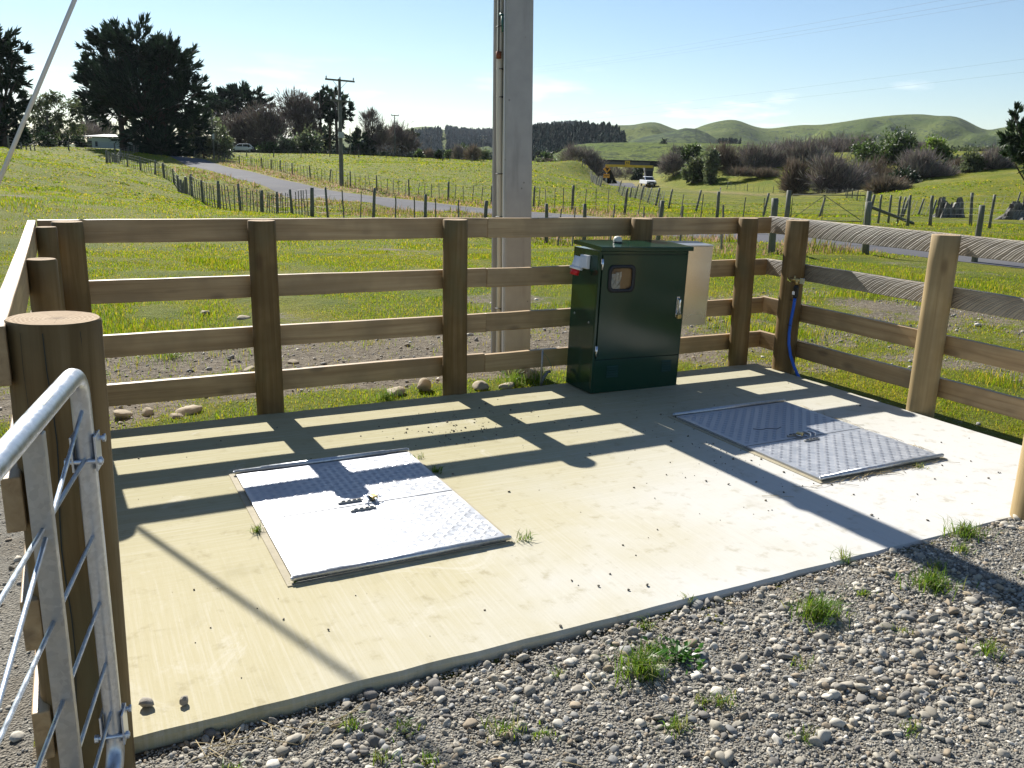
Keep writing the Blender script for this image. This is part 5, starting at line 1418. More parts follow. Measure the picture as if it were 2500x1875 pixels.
def plant(name, label, cat, xy, lobes, n, L, W, mat, group=None, mode='leaf', clump=.34, trunks=None, trunk_r=.25, bark=None, gaps=.0, seed=0, part='crown', up=.35, tint=(.65, 1.45), zshift=0.0, squash=1.0, limbs=True, skin=.55):
    """lobes: (across, deep, world z, half width, half height) from the foot of the plant"""
    g = np.random.default_rng(seed + len(label))
    z0 = h1(*xy)
    t = thing(name, label, cat, (xy[0], xy[1], z0), 0, group)
    Lb = np.array([(l[0], l[1], l[2] - z0, l[3], l[4]) for l in lobes], float)
    Lb[:, 2] += zshift
    if cat in ('shrub', 'bush'):      # bushes are leafy to the ground
        lo_ = Lb[Lb[:, 2] - Lb[:, 4] < .6 * np.max(Lb[:, 2])]
        lo_ = lo_ if len(lo_) else Lb
        for q in lo_[:4]:
            hgt_ = max(.3, q[2] * .55)
            Lb = np.vstack([Lb, [q[0], q[1], hgt_ * .75, q[3] * .85, hgt_ * .85]])
    if mode == 'spray': Lb[:, 3:5] *= .86
    vol = Lb[:, 3] * Lb[:, 4]; pr = vol / vol.sum()
    A = np.array(RH[:]); B = np.array(FH[:]); U = np.array((0, 0, 1.))
    cen = Lb[:, :1] * A + Lb[:, 1:2] * B + Lb[:, 2:3] * U
    # clump centres spread through each lobe, denser near its skin
    nc = max(10, int(n / (40 if mode == 'spray' else 26))); li = g.choice(len(Lb), nc, p=pr)
    d = g.normal(size=(nc, 3)); d /= np.linalg.norm(d, axis=1, keepdims=True)
    rad = g.random(nc) ** skin
    off = (d[:, :1] * A * Lb[li, 3:4] + d[:, 1:2] * B * (Lb[li, 3:4] * .85 * squash) + d[:, 2:] * U * Lb[li, 4:5]) * rad[:, None]
    cc = cen[li] + off
    cl = g.uniform(.55, 1.35, nc) * clump * np.sqrt(Lb[li, 3] * Lb[li, 4]) * .8
    ct = g.uniform(*tint, nc)
    k = g.integers(0, nc, n)
    jit = g.normal(size=(n, 3)) * cl[k][:, None] * np.array([.62, .62, .34 if mode == 'spray' else .55])
    if mode == 'spray':       # sprays reach outward from each clump and end in a point
        ro = cc - cen[li]; ro /= np.linalg.norm(ro, axis=1, keepdims=True) + 1e-6
        ro = ro + U * up * .8 + g.normal(size=ro.shape) * .25; ro /= np.linalg.norm(ro, axis=1, keepdims=True)
        tt = g.random(n) ** .8
        jit = ro[k] * (tt * cl[k] * 2.3)[:, None] + g.normal(size=(n, 3)) * (cl[k] * .42 * (1.05 - tt))[:, None] * np.array([1, 1, .55])
    P = cc[k] + jit
    P[:, 2] = np.maximum(P[:, 2], .05)
    out = P - cen[li[k]]; out /= np.linalg.norm(out, axis=1, keepdims=True) + 1e-6
    if mode == 'spray': D = out * 1.0 + U * up + g.normal(size=(n, 3)) * .35
    elif mode == 'twig': D = out * .8 + U * (.6 + up) + g.normal(size=(n, 3)) * .45
    elif mode == 'droop': D = out * .4 - U * .55 + g.normal(size=(n, 3)) * .5
    else: D = out * .5 + U * up + g.normal(size=(n, 3)) * .8
    V, F = leaf_mesh(P, D, L * g.uniform(.6, 1.4, n), W * g.uniform(.7, 1.3, n), g)
    tn = (ct[k] * g.uniform(.75, 1.25, n))[:, None] * np.array([1, 1, 1]) * (1 + g.normal(size=(n, 3)) * .06)
    mesh_np(part, V, F, MAT_LEAF[mat], np.repeat(np.clip(tn, .2, 2.2), 4, 0), parent=t)
    # trunk and limbs in one tapering mesh
    mb = MB()
    for (dx, top, r_) in (trunks or [(0, None, trunk_r)]):
        c0 = (np.array([dx, 0, -.3])); topz = top if top is not None else float(Lb[:, 2].mean())
        b0 = A * dx
        mid = b0 + U * topz * .5 + A * g.normal(0, .15)
        tp_ = b0 + U * topz + A * g.normal(0, .3)
        mb.tube([tuple(b0 - U * .4), tuple(b0 + U * .25), tuple(mid), tuple(tp_)], [r_ * 1.35, r_, r_ * .75, r_ * .35], 8)
        if limbs:
            for i in g.permutation(len(Lb))[:14]:
                e = cen[i]; s_ = b0 + U * min(topz * .9, max(.3, e[2] * g.uniform(.35, .75)))
                m_ = s_ * .5 + e * .5 + U * .06 * np.linalg.norm(e - s_) * (1 if mode != 'spray' else -.6)
                mb.tube([tuple(s_), tuple(m_), tuple(e)], [r_ * .42, r_ * .26, r_ * .07], 6)
                for _ in range(3):
                    e2 = m_ + (e - m_) * g.uniform(.3, 1.0) + g.normal(size=3) * Lb[i, 3:5].mean() * .35
                    mb.tube([tuple(m_ * .6 + s_ * .4), tuple(e2)], [r_ * .16, r_ * .03], 5)
    mb.build('trunk' if cat == 'tree' else 'stems', bark or BARK, t, recalc=False)
    return t
def T_(*a): return a

# the big macrocarpa cypress
xy, lb = ((9.3,120.8),[(-2.3,2.6,16.3,4.3,2.6),(-5.3,3.0,17.4,2.5,1.4),(-6.3,3.6,16.3,2.7,2.1),(0.5,4.2,15.2,4.4,2.2),(-4.3,5.3,13.6,5.5,2.7),(1.5,3.2,13.5,3.7,2.5),(-7.4,2.0,11.4,2.8,2.5),(-2.1,0.8,10.7,5.6,3.1),(3.1,3.3,10.8,3.4,2.5),(-9.5,3.7,11.4,2.1,0.6),(-5.7,2.1,8.5,3.7,2.1),(4.1,1.0,9.7,2.5,1.6),(-0.2,-0.1,7.5,4.8,3.1),(3.5,3.1,7.3,2.9,1.7),(-0.8,0.9,4.5,2.3,2.5),(1.2,-1.3,3.9,3.1,2.6),(1.8,0.3,3.1,3.7,1.6),(-0.0,-0.5,2.6,1.8,1.1),(5.4,0.7,6.0,2.1,1.5),(-6.9,4.1,18.3,1.4,0.6),(-5.1,3.9,18.1,1.6,0.7),(-8.4,3.8,15.3,1.2,0.9),(-9.0,3.3,14.3,1.2,0.9),(2.0,3.6,16.7,1.4,0.9),(0.8,4.3,17.5,1.2,0.6),(-8.5,2.7,9.9,1.8,1.0),(5.9,1.7,11.1,1.4,0.5),(-7.4,2.8,13.2,2.1,1.2),(4.6,2.2,12.3,1.6,0.9),(2.2,3.3,14.8,1.8,1.1)])
plant('cypress_tree', 'huge dark spreading cypress, the biggest tree, above the lane bend', 'tree', xy, lb, 36000, .95, .20, 'cypress', mode='spray', clump=.28, trunks=[(-3.9, 6.0, .50), (-.3, 8.5, .75), (1.4, 7.5, .6)], up=.45, zshift=-1.7, seed=1, skin=.6)
xy, lb = ((-7.0,103.6),[(-0.8,1.6,12.1,2.6,2.0),(-2.2,2.2,9.7,3.0,2.5),(-0.2,1.4,6.9,1.9,2.3),(-1.1,0.4,4.0,2.4,2.5),(-2.0,-0.9,2.0,3.0,1.3),(0.7,2.5,11.7,1.3,0.6),(1.2,1.7,9.1,0.8,0.5),(-1.8,2.1,13.3,2.0,0.8),(0.8,1.0,5.0,1.2,2.0)])
plant('cypress_tree', 'dark cypress cut by the left edge of the picture', 'tree', xy, lb, 10000, .8, .20, 'cypress', mode='spray', clump=.28, trunk_r=.5, seed=2, up=.4, zshift=-.5)
xy, lb = ((-3.0,131.9),[(0.1,0.8,8.2,2.2,1.0),(2.7,2.4,7.8,2.2,1.1),(-1.8,1.8,7.3,1.7,0.9),(4.1,0.6,6.8,1.0,1.0),(-1.4,1.2,5.7,1.8,1.3),(1.5,0.2,5.6,1.9,1.1),(-0.4,0.6,3.9,2.5,1.4),(3.4,0.7,4.6,1.5,0.9),(-2.3,-0.5,3.5,1.4,1.3)])
plant('gum_tree', 'airy olive gum tree behind the pale stay wire', 'tree', xy, lb, 5200, .55, .16, 'gum', mode='droop', clump=.30, trunk_r=.22, bark=BARK_PALE, seed=3, tint=(.45, 1.5))
xy, lb = ((-5.3,121.4),[(-0.3,0.2,2.8,2.0,1.0),(2.0,0.1,2.6,1.5,0.9),(-2.3,0.7,2.2,1.7,0.8)])
plant('bush', 'dark low bush at the paddock edge under the gum tree', 'bush', xy, lb, 1600, .4, .22, 'dark', clump=.4, trunk_r=.08, seed=4)
xy, lb = ((-1.0,142.5),[(-0.4,-0.5,3.1,2.1,1.4),(2.0,0.7,2.8,1.5,0.8)])
plant('bush', 'dark rounded bush left of the pale shed', 'bush', xy, lb, 1500, .45, .25, 'dark', clump=.4, trunk_r=.08, seed=5)
for i, (px_, w_, top_, lab) in enumerate(((192, 13, 236, 'leftmost of three dark conifers left of the big cypress'), (210, 10, 226, 'middle and tallest of three dark conifers left of the big cypress'), (228, 12, 240, 'rightmost of three dark conifers, touching the big cypress'))):
    xy, lb = [((3.6,189.1),[(-0.0,-0.0,3.7,1.2,2.0),(-0.1,0.9,5.9,0.9,1.8),(-0.2,1.3,8.0,0.6,1.5)]), ((5.3,195.2),[(-0.1,1.1,4.0,1.1,2.3),(-0.1,1.4,6.7,0.9,2.1),(-0.2,2.2,8.9,0.6,1.6)]), ((6.4,185.3),[(-0.0,0.7,3.8,1.3,2.0),(-0.1,1.3,6.0,1.0,1.8),(-0.2,1.6,7.7,0.6,1.3)])][i]
    plant('conifer_tree', lab, 'tree', xy, lb, 1100, .9, .3, 'pine', mode='spray', clump=.4, seed=6 + i, group='dark conifers behind the shed')
xy, lb = ((3.2,165.9),[(-0.6,0.1,4.3,2.7,1.3),(2.3,0.7,4.7,1.6,1.3),(-3.0,1.3,4.0,1.6,1.0)])
plant('tree', 'grey brown leafless trees tangle behind the shed roof', 'tree', xy, lb, 1500, 1.3, .09, 'twig', mode='twig', seed=9, trunk_r=.15)
# pale leafed clump and the flat cypress
xy, lb = ((16.2,124.3),[(-1.7,0.6,5.1,2.2,1.6),(0.5,1.1,5.5,2.2,1.6),(2.5,0.7,4.6,1.6,1.6),(-0.7,1.0,3.3,3.0,1.6),(2.2,0.1,2.9,1.7,1.2),(-3.0,0.4,3.5,1.6,1.4)])
plant('bush', 'tall pale topped leafy bush behind the pole with the white plate', 'bush', xy, lb, 5200, .5, .22, 'silver', clump=.34, trunk_r=.12, seed=10, tint=(.35, 1.7))
xy, lb = ((29.3,169.8),[(-0.3,3.1,12.0,4.4,1.6),(-4.7,2.5,11.0,2.7,1.4),(-2.0,0.3,10.0,6.2,1.8),(4.2,3.0,11.0,2.0,0.7),(5.5,2.1,11.9,1.2,0.4),(1.9,1.8,12.4,2.3,0.9),(-6.5,1.2,9.8,2.0,1.1),(-3.8,2.7,8.8,2.7,1.2),(-2.5,2.5,12.6,2.1,0.7)])
plant('cypress_tree', 'flat topped dark cypress rising behind the leafless trees', 'tree', xy, lb, 9000, 1.0, .26, 'cypress', mode='spray', clump=.34, trunk_r=.5, seed=11, up=.35)
for i, (dat, lab, m_, nn_) in enumerate([
        (((26.4,156.2),[(-0.9,0.2,5.8,2.6,2.1),(1.9,0.3,6.3,2.3,2.1),(0.7,1.1,4.3,3.1,2.0)]), 'grey leafless tree right above the silver car', 'twigdark', 3200),
        (((30.2,151.9),[(-0.0,0.5,7.3,2.6,2.6),(1.7,0.0,5.6,2.3,2.6),(-1.1,1.3,4.3,2.7,1.9)]), 'grey brown leafless tree with thick leaning trunk, right of the silver car', 'twigdark', 3400),
        (((37.0,157.7),[(-0.3,0.8,10.2,3.2,2.2),(1.1,1.3,8.4,3.4,2.9),(-1.9,1.5,7.7,2.6,2.4),(2.0,0.6,5.5,2.4,2.0)]), 'russet leafless tree with rounded crown left of the tall pines', 'twigdark', 4200)]):
    plant('bare_tree', lab, 'tree', dat[0], dat[1], int(nn_ * 1.5), 1.0, .12, m_, mode='twig', clump=.45, trunk_r=.32, seed=12 + i, group='leafless trees beyond the paddock', skin=.7)
for i, (dat, lab, nn_, m_) in enumerate([
        (((34.0,145.2),[(-1.2,0.4,3.5,2.4,1.4),(1.5,1.6,4.5,1.9,1.7),(3.1,0.2,3.6,1.6,1.6)]), 'silvery green bush in front of the russet tree', 2600, 'silver'),
        (((30.5,147.0),[(-0.8,-0.5,2.6,1.7,0.9),(0.7,-0.3,3.0,1.1,1.1)]), 'small green bush between the silver car and the silvery bush', 1000, 'green'),
        (((28.4,148.1),[(-0.0,0.1,2.3,1.4,0.7)]), 'low dark shrub just right of the silver car', 600, 'dark'),
        (((11.7,121.9),[(-0.1,-0.0,2.1,1.2,0.5)]), 'low bright green shrub at the lane bend below the cypress', 900, 'bright')]):
    plant('bush', lab, 'bush', dat[0], dat[1], nn_, .5, .25, m_, clump=.4, trunk_r=.07, seed=16 + i, tint=(.4, 1.6))
for i, (dat, lab) in enumerate([
        (((41.7,157.7),[(-0.6,2.6,11.3,1.7,1.2),(0.2,2.5,12.5,1.4,1.0),(-1.0,1.8,9.8,1.6,0.9),(-1.4,1.5,8.5,1.0,0.9)]), 'tall pine with bare trunk, leftmost of the pine group'),
        (((44.2,161.0),[(-0.3,2.5,12.4,1.4,1.2),(0.1,2.3,10.5,1.4,1.2),(-0.4,1.7,9.0,1.2,0.9)]), 'tall slim pine in the middle of the pine group'),
        (((43.8,154.2),[(-0.5,2.6,11.8,1.5,1.4),(0.4,3.1,10.0,1.5,1.4),(1.1,1.9,8.6,1.0,0.9),(-0.6,0.8,8.0,1.4,0.9)]), 'tall pine right behind the two crossarm power pole')]):
    plant('pine_tree', lab, 'tree', dat[0], dat[1], 2400, .8, .24, 'pine', mode='spray', clump=.36, trunks=[(0, 11.5, .30)], seed=22 + i, group='tall pines by the paddock')
xy, lb = ((46.2,172.7),[(-1.0,2.8,5.1,3.2,2.4),(-4.9,1.7,7.7,1.5,1.9),(-2.8,0.6,6.4,1.9,1.9)])
plant('conifer_tree', 'dark dense low conifer filling behind the pine trunks', 'tree', xy, lb, 2200, .9, .3, 'pine', clump=.4, seed=26)
for i, (dat, lab, m_, nn_) in enumerate([
        (((44.7,144.4),[(-0.1,1.1,4.4,1.5,2.1),(0.8,0.4,3.2,1.9,1.3)]), 'dark green conifer bush right of the big power pole', 'pine', 1400),
        (((47.6,145.3),[(0.1,0.5,5.7,2.1,2.5),(-0.7,1.3,7.9,1.0,1.5),(1.9,-0.0,4.2,1.8,2.0)]), 'tall wispy leafless tree with a pointed top', 'twigdark', 2600),
        (((52.8,144.9),[(-0.1,0.7,4.7,2.3,2.3),(-1.6,1.5,5.8,1.5,1.8),(1.8,0.2,3.5,1.5,1.3)]), 'wide grey leafless tree beside the thin distant pole', 'twigdark', 2600),
        (((55.0,150.8),[(-0.1,1.5,6.6,1.9,0.4),(1.3,1.8,6.1,1.2,0.5)]), 'dark flat cypress top poking above the grey leafless tree', 'cypress', 700)]):
    plant('bare_tree' if m_ == 'twigdark' else 'conifer_tree', lab, 'tree', dat[0], dat[1], nn_, 1.2 if m_ == 'twigdark' else .8, .085 if m_ == 'twigdark' else .26, m_, mode='twig' if m_ == 'twigdark' else 'spray', clump=.42, trunk_r=.22, seed=30 + i, skin=.7)
for i, (dat, lab, m_, nn_) in enumerate([
        (((52.3,126.4),[(-0.0,0.0,2.2,0.4,0.7),(-0.0,0.3,2.7,0.3,0.4)]), 'small dark cone shaped tree alone on the paddock edge', 'dark', 900),
        (((56.8,128.7),[(-0.0,0.2,2.7,0.8,1.0)]), 'thin grey shrub between the dark cone tree and the brown round shrub', 'twig', 900),
        (((61.0,135.8),[(-0.1,0.2,3.3,0.9,1.0),(-0.4,0.0,2.5,0.6,0.8)]), 'green round headed tree behind the grey shrub', 'green', 1100),
        (((57.4,123.8),[(-0.2,0.3,2.5,1.0,1.0)]), 'brown rounded shrub left of the concrete pole', 'brown', 1200),
        (((64.1,134.3),[(-0.0,0.4,2.7,0.8,0.8)]), 'pale green bush touching the concrete pole on its left', 'silver', 900),
        (((52.5,135.6),[(-0.0,0.1,2.4,0.8,0.7)]), 'small green bush under the grey leafless tree', 'green', 700),
        (((55.5,138.8),[(-0.0,0.2,2.2,1.0,0.6)]), 'low brown scrub left of the dark cone tree', 'brown', 800),
        (((61.1,142.8),[(-0.0,0.4,2.6,0.8,0.6)]), 'low olive bush right of the dark cone tree', 'green', 700)]):
    tw = m_ in ('twig', 'brown', 'twigdark')
    plant('shrub', lab, 'shrub', dat[0], dat[1], nn_, .9 if tw else .45, .07 if tw else .22, m_, mode='twig' if tw else 'leaf', clump=.45, trunk_r=.06, seed=40 + i)
# scrub along the foot of the far hedge line
for i, dat in enumerate([((44.4,144.6),[(-0.0,0.2,2.0,1.1,0.4)]),((46.5,143.4),[(-0.0,0.4,2.0,1.1,0.4)]),((48.7,142.3),[(-0.0,0.3,2.0,1.1,0.4)]),((50.8,141.2),[(-0.0,0.3,1.9,1.1,0.4)]),((53.0,140.1),[(-0.0,0.8,1.9,1.1,0.4)]),((56.5,138.2),[(-0.0,0.3,1.9,1.1,0.4)]),((59.8,136.5),[(-0.0,0.1,1.8,1.1,0.4)]),((63.0,134.8),[(-0.0,0.4,1.8,1.1,0.4)]),((72.7,129.8),[(-0.0,-0.3,1.8,1.1,0.4)]),((74.1,129.1),[(-0.0,-0.1,1.8,1.1,0.4)]),((75.5,128.3),[(-0.0,0.4,1.8,1.1,0.4)])]):
    plant('shrub', 'low tussocky scrub on the far fence line of the bright paddock', 'shrub', dat[0], dat[1], 420, .5, .16, 'gum' if i % 3 else 'brown', clump=.6, trunk_r=.03, seed=60 + i, group='low scrub on the far fence line', limbs=False)
# thicket round the bridge and to its right
TH = [
    (((79.6,126.1),[(-1.4,0.9,3.0,1.8,1.3),(0.6,1.2,2.4,1.6,1.5),(1.8,0.1,1.4,1.3,1.1)]), 'brown leafless bush left of the rail bridge', 'twig', 2600),
    (((86.4,151.8),[(-0.0,-0.4,2.7,1.3,0.9)]), 'dark green bush on the bank right of the concrete pole', 'green', 700),
    (((86.7,145.9),[(-0.0,1.3,2.9,1.5,0.9),(1.5,0.8,3.5,0.9,0.9)]), 'dark brown bush on the bank between concrete pole and bridge', 'brown', 900),
    (((93.5,119.0),[(-0.0,-0.2,2.8,1.5,1.5),(-1.2,0.7,2.0,1.1,1.1)]), 'grey leafless bush at the right end of the bridge', 'twig', 1700),
    (((96.4,117.3),[(-0.1,1.0,4.7,1.1,0.7),(-0.7,-0.2,3.7,1.5,1.0)]), 'green crowned shrub above the right end of the bridge', 'green', 1300),
    (((90.5,108.5),[(-0.3,0.2,1.7,1.7,1.4),(0.8,0.5,2.5,1.1,1.1),(-1.4,0.8,0.8,1.1,0.8)]), 'yellowish olive shrub left of the pale pointed one', 'gum', 1900),
    (((89.1,103.5),[(-0.1,0.3,2.4,0.8,1.7),(0.1,0.8,3.6,0.5,1.0)]), 'pale green pointed shrub standing upright in the thicket', 'silver', 1500),
    (((97.3,107.1),[(-1.2,0.6,2.6,2.6,2.0),(0.7,0.1,1.0,2.6,1.7),(-2.4,0.6,3.7,1.7,1.1)]), 'dark brown leafless mass right of the pale pointed shrub', 'brown', 3400),
    (((98.8,101.6),[(-0.5,1.3,3.1,3.1,2.1),(0.3,1.6,1.0,3.0,1.9),(-2.4,1.5,3.4,1.8,1.2)]), 'broad grey mauve leafless thicket in the middle of the scrub', 'twig', 4200),
    (((83.0,79.4),[(-0.2,0.0,0.6,1.4,1.7),(0.4,-0.3,-0.2,1.3,1.0)]), 'pale brown leafless bush low at the front of the scrub', 'brown', 2400),
    (((103.2,97.0),[(-0.9,1.2,3.6,2.8,2.0),(1.0,0.1,2.3,2.6,2.0)]), 'tall mauve grey leafless thicket behind the pale brown bush', 'twig', 3800),
    (((84.5,73.9),[(-1.0,0.2,1.4,2.3,2.1),(0.8,-0.8,0.3,2.1,1.5)]), 'large grey leafless bush right of the pale brown one', 'twig', 3800),
    (((86.9,72.7),[(-0.1,2.1,0.3,2.3,1.6),(-1.2,0.7,-0.8,1.7,0.7)]), 'dark grey leafless bush low beside the fence palings', 'twig', 2600),
    (((76.3,59.6),[(-0.3,-0.3,-0.2,1.7,0.7),(1.2,0.6,-0.3,1.1,0.6)]), 'low pale brown leafless bush at the foot of the green mound', 'brown', 1900),
    (((109.0,87.1),[(-2.4,2.5,4.5,2.5,2.1),(0.4,-0.7,5.3,2.7,2.0),(2.5,1.1,5.0,1.8,1.7),(-0.9,0.4,2.5,3.1,2.1),(2.2,1.3,2.7,1.8,1.8)]), 'tall dark green bush, highest in the thicket', 'green', 5200),
    (((98.8,71.4),[(-1.3,0.6,2.0,2.3,1.9),(0.6,0.2,0.9,2.2,1.4),(-2.2,0.9,2.8,1.4,1.1)]), 'round grey mauve leafless bush before the dark green one', 'twig', 3600),
    (((114.6,82.4),[(-0.3,2.2,5.9,1.5,1.1),(-1.1,2.1,5.0,1.5,0.8),(0.6,0.7,4.8,1.1,0.8)]), 'bright yellow green tufted tree above the thicket', 'bright', 1900),
    (((107.2,74.5),[(-0.1,0.0,2.7,1.5,1.5),(-0.7,1.4,1.5,1.3,0.9)]), 'dark shadowed shrub under the bright tufted tree', 'dark', 1500),
    (((104.1,69.2),[(-0.4,0.2,3.2,1.1,1.3),(-0.9,-0.0,2.0,1.3,0.8)]), 'leafy olive green shrub between the grey bushes', 'gum', 1800),
    (((106.0,68.3),[(-0.1,0.5,3.3,1.3,1.4),(1.2,0.5,2.6,1.2,1.0)]), 'grey leafless bush right of the olive shrub', 'twig', 1900),
    (((116.6,72.2),[(-0.1,1.3,3.6,2.2,1.4),(1.9,0.7,3.3,1.9,1.3)]), 'dark green bush under the conifer at the right edge', 'dark', 1900),
    (((93.5,97.4),[(0.3,-0.4,0.1,2.1,1.0),(-2.9,0.6,0.4,1.7,0.9)]), 'low dark brown scrub at the foot of the mauve thicket', 'brown', 1600),
    (((102.6,101.9),[(-0.1,0.8,1.2,2.6,2.1),(-1.4,1.7,-0.1,2.3,1.1)]), 'grey leafless bush joining the two mauve thickets', 'twig', 2400),
    (((96.8,79.3),[(0.3,0.5,0.9,2.2,1.8),(1.2,-0.7,-0.0,2.2,1.0)]), 'shadowed brown bush below the tall dark green bush', 'brown', 2600),
    (((92.6,69.9),[(-0.9,-0.3,0.5,1.7,1.4),(0.3,1.1,-0.0,1.7,0.8)]), 'dark bush between the green mound and the tall green bush', 'dark', 1800),
    (((115.9,106.8),[(-0.2,0.8,5.1,3.2,1.6),(3.9,-0.8,4.8,2.9,1.9),(-5.8,0.9,4.9,2.4,1.3)]), 'back row of mauve leafless thicket under the hill', 'twig', 3400),
    (((106.2,72.7),[(-0.0,0.2,1.6,1.6,0.7)]), 'low brown scrub left of the olive shrub', 'brown', 1100),
    (((97.1,110.9),[(-0.3,1.4,3.0,1.6,1.7),(0.7,-0.4,1.1,1.9,1.4)]), 'brown leafless bush just right of the pale pointed shrub', 'brown', 2200),
    (((119.1,105.1),[(-0.2,2.1,5.2,2.7,1.6),(3.5,2.2,5.5,2.1,1.3)]), 'mauve leafless thicket closing the gap left of the tall dark green bush', 'twig', 2400),
    (((132.4,98.4),[(-0.5,0.7,4.8,2.1,1.3),(-2.6,1.0,4.3,1.6,1.5)]), 'grey leafless thicket between the dark green bush and bright tufted tree', 'twig', 1800),
    (((131.6,87.6),[(-0.8,2.2,4.1,2.6,1.4),(2.2,2.0,4.2,2.3,1.2)]), 'dark olive scrub in the back row at the right', 'gum', 1900),
    (((147.9,103.3),[(-0.5,1.2,5.2,3.4,0.9),(3.4,0.5,5.0,2.6,0.9)]), 'distant dark hedge behind the thicket on the right', 'dark', 1500),
    (((118.1,147.4),[(-1.0,1.2,4.5,2.0,1.0),(1.9,0.4,5.1,2.0,1.0)]), 'distant dark shrub behind the bridge end', 'dark', 900),
    (((123.7,177.9),[(-2.4,0.5,-0.2,2.8,1.6),(1.7,-0.1,0.4,2.8,1.9)]), 'grey leafless trees seen through the bridge opening', 'twig', 1800),
    (((120.8,167.8),[(-0.1,0.6,0.0,1.5,1.8),(-0.9,0.1,-1.4,1.3,0.9)]), 'dark bush in the bridge opening by the right pier', 'dark', 900),
]
for i, (dat, lab, m_, nn_) in enumerate(TH):
    tw = m_ in ('twig', 'brown', 'twigdark')
    plant('shrub', lab, 'shrub', dat[0], dat[1], int(nn_ * 1.6), 1.15 if tw else .5, .075 if tw else .24, m_, mode='twig' if tw else 'leaf', clump=.5, trunk_r=.09, seed=80 + i, group='thicket of shrubs beside the bridge', skin=.75, tint=(.5, 1.45))
xy, lb = ((60.4,33.9),[(-0.7,1.2,4.4,0.7,1.0),(-0.1,0.3,3.4,1.1,1.0),(-0.9,1.1,5.5,0.4,0.7),(-0.4,1.0,4.8,0.5,0.8),(-1.4,0.2,3.0,0.5,0.5),(-1.2,1.1,6.1,0.2,0.5),(-1.5,1.0,6.3,0.1,0.2),(0.4,0.6,4.4,1.0,2.0)])
plant('conifer_tree', 'dark green conifer with pointed top at the right edge', 'tree', xy, lb, 5200, .5, .12, 'dark', mode='spray', clump=.4, trunk_r=.2, seed=120, up=.5)
# trees dotted on the crest and terrace
for i, dat in enumerate([((224.4,366.6),[(-0.0,0.6,6.9,1.1,1.1)]),((232.4,362.3),[(-0.0,-0.9,6.6,1.4,1.2)]),((240.5,358.2),[(-0.0,-0.5,6.8,1.8,1.1)]),((254.6,351.2),[(-0.0,1.1,8.0,2.3,1.2)]),((259.5,348.9),[(-0.1,0.3,9.4,1.4,2.0)]),((262.0,347.8),[(-0.1,0.1,10.4,1.1,2.5)]),((210.2,373.4),[(-0.0,0.1,5.3,2.0,1.5)]),((215.3,370.9),[(-0.0,-0.1,5.7,1.8,1.2)]),((207.2,375.1),[(-0.0,0.7,5.4,1.8,1.2)])]):
    plant('tree', 'small dark tree on the slope below the terrace', 'tree', dat[0], dat[1], 300, 1.4, .6, 'pine', clump=.5, seed=140 + i, group='dark trees under the terrace', limbs=False)

# plantation pines far off: one mass
def forest(name, label, pts, hgt, seed, mat):
    g = np.random.default_rng(seed); n = len(pts); V = []; Fs = []
    k = 7
    for i, (x, y, z) in enumerate(pts):
        h = hgt * g.uniform(.55, 1.25); w = h * g.uniform(.20, .36); b = len(V)
        lv = [(0.10, .7), (.30, 1.0), (.34, .72), (.58, .70), (.62, .46), (.84, .32)]
        for (t, q) in lv:
            for a in range(k):
                an = 6.283 * a / k + g.uniform(-.3, .3); r_ = w * q * g.uniform(.45, 1.4)
                V.append((x + r_ * math.cos(an), y + r_ * math.sin(an), z + h * t + g.normal(0, h * .05)))
        V.append((x, y, z + h))
        for j in range(5):
            for a in range(k): Fs.append((b + j * k + a, b + j * k + (a + 1) % k, b + (j + 1) * k + (a + 1) % k, b + (j + 1) * k + a))
        for a in range(k): Fs.append((b + 5 * k + a, b + 5 * k + (a + 1) % k, b + 6 * k, b + 6 * k))
    F = np.array(Fs); V = np.array(V)
    tri = np.concatenate([F[:, [0, 1, 2]], F[:, [0, 2, 3]]]); tri = tri[(tri[:, 1] != tri[:, 2]) & (tri[:, 0] != tri[:, 2])]
    tn = np.repeat(g.uniform(.6, 1.4, n), 6 * k + 1)[:, None] * np.ones(3)
    o = mesh_np(name, V, tri, mat, tn)
    return tag(o, label, 'forest', kind='stuff')
FM = leafmat('plantation_pines', (.030, .048, .034), .08, .8, .1)
def on_hill(V, px_range, t0, t1, n, g):
    """random spots on a hill's slope, between its ridge points px_range and between two levels of the slope"""
    T = np.r_[np.linspace(0, 1, 46), np.linspace(1.05, 2, 14)]
    fi = g.uniform(px_range[0], px_range[1] - 1, n); fj = np.interp(g.uniform(t0, t1, n), T, np.arange(60))
    i = fi.astype(int); j = np.minimum(fj.astype(int), 58); a = (fi - i)[:, None]; b = (fj - j)[:, None]
    return (V[j, i] * (1 - a) + V[j, i + 1] * a) * (1 - b) + (V[j + 1, i] * (1 - a) + V[j + 1, i + 1] * a) * b
g = np.random.default_rng(77)
def idx_of(V, pt):
    return int(np.argmin(np.hypot(V[45, :, 0] - pt[0], V[45, :, 1] - pt[1])))
ia, ib, ic, id_ = (idx_of(HA, p) for p in [(471.6,1505.12),(605.22,1438.83),(738.41,1371.39),(817.52,1331.07)])
pts = np.concatenate([on_hill(HA, (ib, ic), .25, 1.0, 3600, g), on_hill(HA, (ia, ib), .1, .55, 1700, g), on_hill(HA, (ic, id_), .3, .97, 1500, g)])
forest('pine_forest', 'dark blue green plantation forest on the hill behind the concrete pole', pts, 9, 1, leafmat('hazed_pines', (.040, .062, .056), .08, .8, .1))  # lighter and bluer than the nearer pines: haze put into their colour
